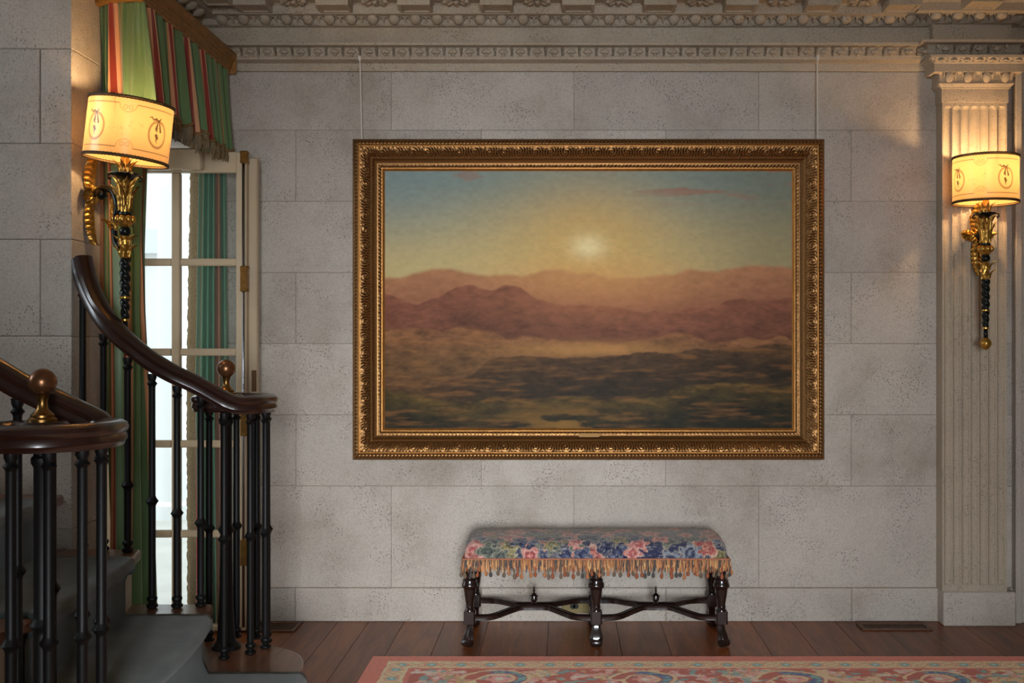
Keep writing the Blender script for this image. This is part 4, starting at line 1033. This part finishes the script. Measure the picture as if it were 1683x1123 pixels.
def wall_light(label, stem, wall, nrm, shade_tilt, rot, power):
    """stem: world point on the stem axis at shade-bottom height; wall: backplate centre; nrm: direction out of the wall (unit, xy)"""
    R = .141; H = .205
    root = thing('sconce', label, 'wall light', (wall[0], wall[1], wall[2]), 'gilt wall lights with painted parchment shades')
    S = Vector(stem); W = Vector(wall); N = Vector((*nrm, 0))
    # shade
    n = 420; m_ = 96; th = np.linspace(0, 2*PI, n, endpoint=False); zz_ = np.linspace(0, H, m_); TH, ZZ = np.meshgrid(th, zz_)
    col = shade_colors(TH+rot, ZZ, H, R)
    V = np.stack([R*np.cos(TH), R*np.sin(TH), ZZ-H/2], -1)
    ctr = Vector((S.x+shade_tilt[1], S.y, S.z+H/2)); Rm = Matrix.Rotation(shade_tilt[0], 3, 'Y')
    V = V @ np.array(Rm).T+np.array(ctr)
    shd = grid('shade', V, M_SHADE, root, col=col, wrapx=True)
    for zc, nm in ((-H/2, 'shade_trim'), (H/2, 'shade_trim')):
        tm_ = MB(); 
        for dz, rr_ in ((0, .0032), (.006 if zc < 0 else -.006, .0026)):
            i0 = len(tm_.v); pts = []
            k_ = 260
            for k in range(k_): a = 2*PI*k/k_; pts.append((math.cos(a)*(R+.0012+.0006*math.sin(k*PI*.5*2+0)), math.sin(a)*(R+.0012), zc+dz+.0009*math.sin(k*1.7)))
            tm_.sweep(pts, [(rr_*math.cos(2*PI*q/5), rr_*math.sin(2*PI*q/5)) for q in range(5)], closed=True)
        tm_.xform(Matrix.Translation(ctr) @ Rm.to_4x4()); tm_.build(nm, M_BRAID, shd, smooth=True)
    # wire ring that carries the shade, and bulb
    sp = MB()
    for k in range(3):
        a = 2*PI*k/3+.5; e = Rm @ Vector((R*.985*math.cos(a), R*.985*math.sin(a), H/2-.012)); sp.tube([Vector((S.x, S.y, S.z+.06)), ctr+e], .0012, 5)
    sp.build('shade_carrier', M_BRASS, shd)
    bz = S.z+.045
    bu = MB().lathe([(.012, bz-.01), (.014, bz+.01), (.019, bz+.030), (.021, bz+.045), (.016, bz+.062), (.006, bz+.074), (.0003, bz+.078)], S.x, S.y, 16).build('bulb', M_BULB, root, smooth=True)
    # stem
    x, y, z = S
    m = MB().lathe([(.013, z-.062), (.013, z-.02), (.016, z+.0), (.012, z+.02), (.012, z+.036)], x, y, 16)
    for k in range(7):
        acanthus(m, .052, .024, Matrix.Translation((x, y, z-.050)) @ Matrix.Rotation(2*PI*k/7, 4, 'Z') @ Matrix.Translation((0, -.004, 0)), .8, 6, 3)
    m.build('candle_cup', M_GILT2, root, angle=50)
    m = MB().lathe([(.010, z-.062), (.030, z-.058), (.044, z-.050), (.047, z-.047), (.047, z-.044), (.020, z-.046), (.010, z-.050)], x, y, 24)
    for k in range(4):
        a = PI/4+k*PI/2; c_, s_ = math.cos(a), math.sin(a)
        m.tube([(x+c_*r_, y+s_*r_, z+q) for r_, q in ((.040, -.047), (.052, -.047), (.060, -.053), (.060, -.064), (.053, -.068), (.049, -.062))], .0042, 7, radii=[1.2, 1.2, 1.1, 1, .8, .5])
    m.build('drip_pan', M_BRONZE, root, angle=45)
    m = MB().lathe([(.016, z-.178), (.017, z-.15), (.020, z-.12), (.022, z-.09), (.024, z-.070), (.014, z-.060)], x, y, 18)
    for q, L, W_, nn, ph in ((-.176, .090, .028, 6, 0), (-.130, .075, .028, 6, .5)):
        for k in range(nn): acanthus(m, L, W_, Matrix.Translation((x, y, z+q)) @ Matrix.Rotation(2*PI*(k+ph)/nn, 4, 'Z') @ Matrix.Translation((0, -.006, 0)), .7, 8, 4)
    m.build('leafed_stem', M_GILT2, root, angle=50)
    MB().lathe([(.018, z-.190), (.022, z-.187), (.022, z-.181), (.018, z-.178)], x, y, 18).build('ring', M_BRONZE, root, angle=45)
    m = MB().lathe([(.012, z-.232), (.022, z-.222), (.030, z-.208), (.028, z-.196), (.016, z-.190)], x, y, 18, lobes=9, la=.1)
    for k in range(8):
        a = 2*PI*k/8; ell(m, (x+.027*math.cos(a), y+.027*math.sin(a), z-.204), (.011, .011, .014), 8, 6)
    m.build('knop', M_GILT2, root, angle=50)
    ell(MB(), (0, 0, 0), (1, 1, 1))
    m = MB(); ell(m, (x, y, z-.246), (.020, .020, .020), 18, 10); m.build('bead', M_BRONZE, root, smooth=True)
    m = MB().lathe([(.013, z-.340), (.018, z-.332), (.016, z-.30), (.018, z-.27), (.013, z-.262)], x, y, 16, lobes=5, la=.12)
    for q, L in ((-.338, .045), (-.298, .040)):
        for k in range(5): acanthus(m, L, .022, Matrix.Translation((x, y, z+q)) @ Matrix.Rotation(2*PI*k/5+q*30, 4, 'Z') @ Matrix.Translation((0, -.004, 0)), 1.0, 6, 3)
    m.build('leaf_collar', M_GILT2, root, angle=50)
    tw = lambda a, b, r0, r1: [(r0+(r1-r0)*k/40, b+(a-b)*k/40) for k in range(41)]
    for a, b, r0, r1 in ((-.340, -.474, .0150, .0165), (-.482, -.552, .0120, .0145)):
        MB().lathe([(r, z+q) for r, q in tw(a, b, r0, r1)], x, y, 20, lobes=3, la=.20, twist=2*PI/3/.034).build('twisted_stem', M_BRONZE, root, smooth=True)
    MB().lathe([(.015, z-.483), (.018, z-.481), (.018, z-.475), (.015, z-.473)], x, y, 16).lathe([(.013, z-.562), (.016, z-.560), (.016, z-.554), (.013, z-.552)], x, y, 16).build('gold_band', M_GILT2, root, angle=40)
    MB().lathe([(.0095, z-.606), (.0095, z-.560)], x, y, 12).build('rod', M_BRONZE, root, smooth=True)
    m = MB().lathe([(.0003, z-.656), (.010, z-.652), (.021, z-.640), (.026, z-.626), (.022, z-.612), (.012, z-.604), (.009, z-.600)], x, y, 20, lobes=7, la=.10)
    m.build('acorn_drop', M_GILT2, root, smooth=True)
    # backplate of leaves against the wall
    rz = math.atan2(N.x, -N.y) # local -Y -> N
    B_ = Matrix.Translation(W) @ Matrix.Rotation(rz, 4, 'Z')
    m = MB(); acanthus(m, .150, .088, B_ @ Matrix.Translation((0, 0, .005)), .2, 16, 7)
    m.build('backplate_leaf', M_GILT2, root, smooth=True)
    m = MB(); acanthus(m, .175, .074, B_ @ Matrix.Rotation(PI, 4, 'Y') @ Matrix.Translation((0, 0, .005)), .15, 16, 8)
    m.build('backplate_leaf', M_GILT2, root, smooth=True)
    for sg in (-1, 1):
        m = MB(); acanthus(m, .084, .074, B_ @ Matrix.Rotation(sg*PI*.44, 4, 'Y') @ Matrix.Translation((0, -.004, 0)), .3, 10, 4); m.build('backplate_leaf', M_GILT2, root, smooth=True)
    m = MB()
    for k in range(10):
        a = 2*PI*k/10; ell(m, (.022*math.cos(a), -.026, .022*math.sin(a)), (.017, .011, .007), 8, 6, Matrix.Rotation(-a, 4, 'Y'))
    ell(m, (0, -.032, 0), (.013, .013, .013)); m.xform(B_); m.build('rosette', M_GILT2, root, smooth=True)
    # scroll arm: out of the rosette, down, and back up under to the stem
    D = Vector((S.x-W.x, S.y-W.y, 0)); 
    A0 = W+N*.03
    arm = [A0, A0+D*.22+Vector((0, 0, .022)), A0+D*.48+Vector((0, 0, .004)), A0+D*.60+Vector((0, 0, -.050)), A0+D*.52+Vector((0, 0, -.110)), A0+D*.58+Vector((0, 0, -.155)), A0+D*.76+Vector((0, 0, -.172)), Vector((x, y, z-.282-.0))+D*(-.06)]
    zdl = (z-.285)-(W.z-.172)
    arm[-2] = Vector((A0.x+D.x*.72, A0.y+D.y*.72, z-.300)); arm[-3] = Vector((A0.x+D.x*.56, A0.y+D.y*.56, z-.282)); arm[-1] = Vector((x, y, z-.285))
    pa = catmull(arm, 8); k_ = len(pa)
    m = MB().tube(pa, .0115, 10, radii=[1.1-.25*i/k_ for i in range(k_)]); ar = m.build('arm', M_BRONZE, root, smooth=True)
    c_ = arm[-2]+Vector((0, 0, .012))
    for q_, r_ in ((c_, .019), (A0+D*.2, .020)): ell(MB_ := MB(), q_, (r_, r_, r_), 12, 8); MB_.build('scroll_boss', M_BRONZE, ar, smooth=True)
    dirn = math.atan2(D.x, -D.y)
    m = MB(); acanthus(m, .12, .044, Matrix.Translation(arm[4]+Vector((0, 0, -.03))) @ Matrix.Rotation(dirn, 4, 'Z') @ Matrix.Rotation(-.12, 4, 'X') @ Matrix.Translation((0, .004, 0)), -.2, 12, 5)
    acanthus(m, .07, .034, Matrix.Translation(arm[4]+Vector((0, 0, -.02))) @ Matrix.Rotation(dirn+PI, 4, 'Z') @ Matrix.Rotation(.5, 4, 'X'), .8, 10, 4)
    m.build('arm_leaf', M_GILT2, ar, smooth=True)
    MB().lathe([(.017, z-.296), (.021, z-.293), (.021, z-.277), (.017, z-.274)], x, y, 14).build('arm_collar', M_GILT2, ar, angle=40)
    l = bpy.data.lights.new('bulb_light', 'POINT'); l.energy = power; l.color = (1, .64, .31); l.shadow_soft_size = .022
    lo = bpy.data.objects.new('bulb_light', l); COL.objects.link(lo); lo.location = (x, y, S.z+.135)
    return root
wall_light('gilt sconce with painted lampshade on the fluted pilaster at right', (X(1620, 5.02), 5.02, 1.921), (X(1603, 5.17), PY-.0, 1.783), (0, -1), (0, .0), math.radians(-16), 8.5)
wall_light('gilt sconce with tilted painted lampshade beside the striped curtain at left', (-1.540, 3.944, 1.936), (XL, 4.065, 1.833), (1, 0), (math.radians(6.5), .013), math.radians(27), 7.5)
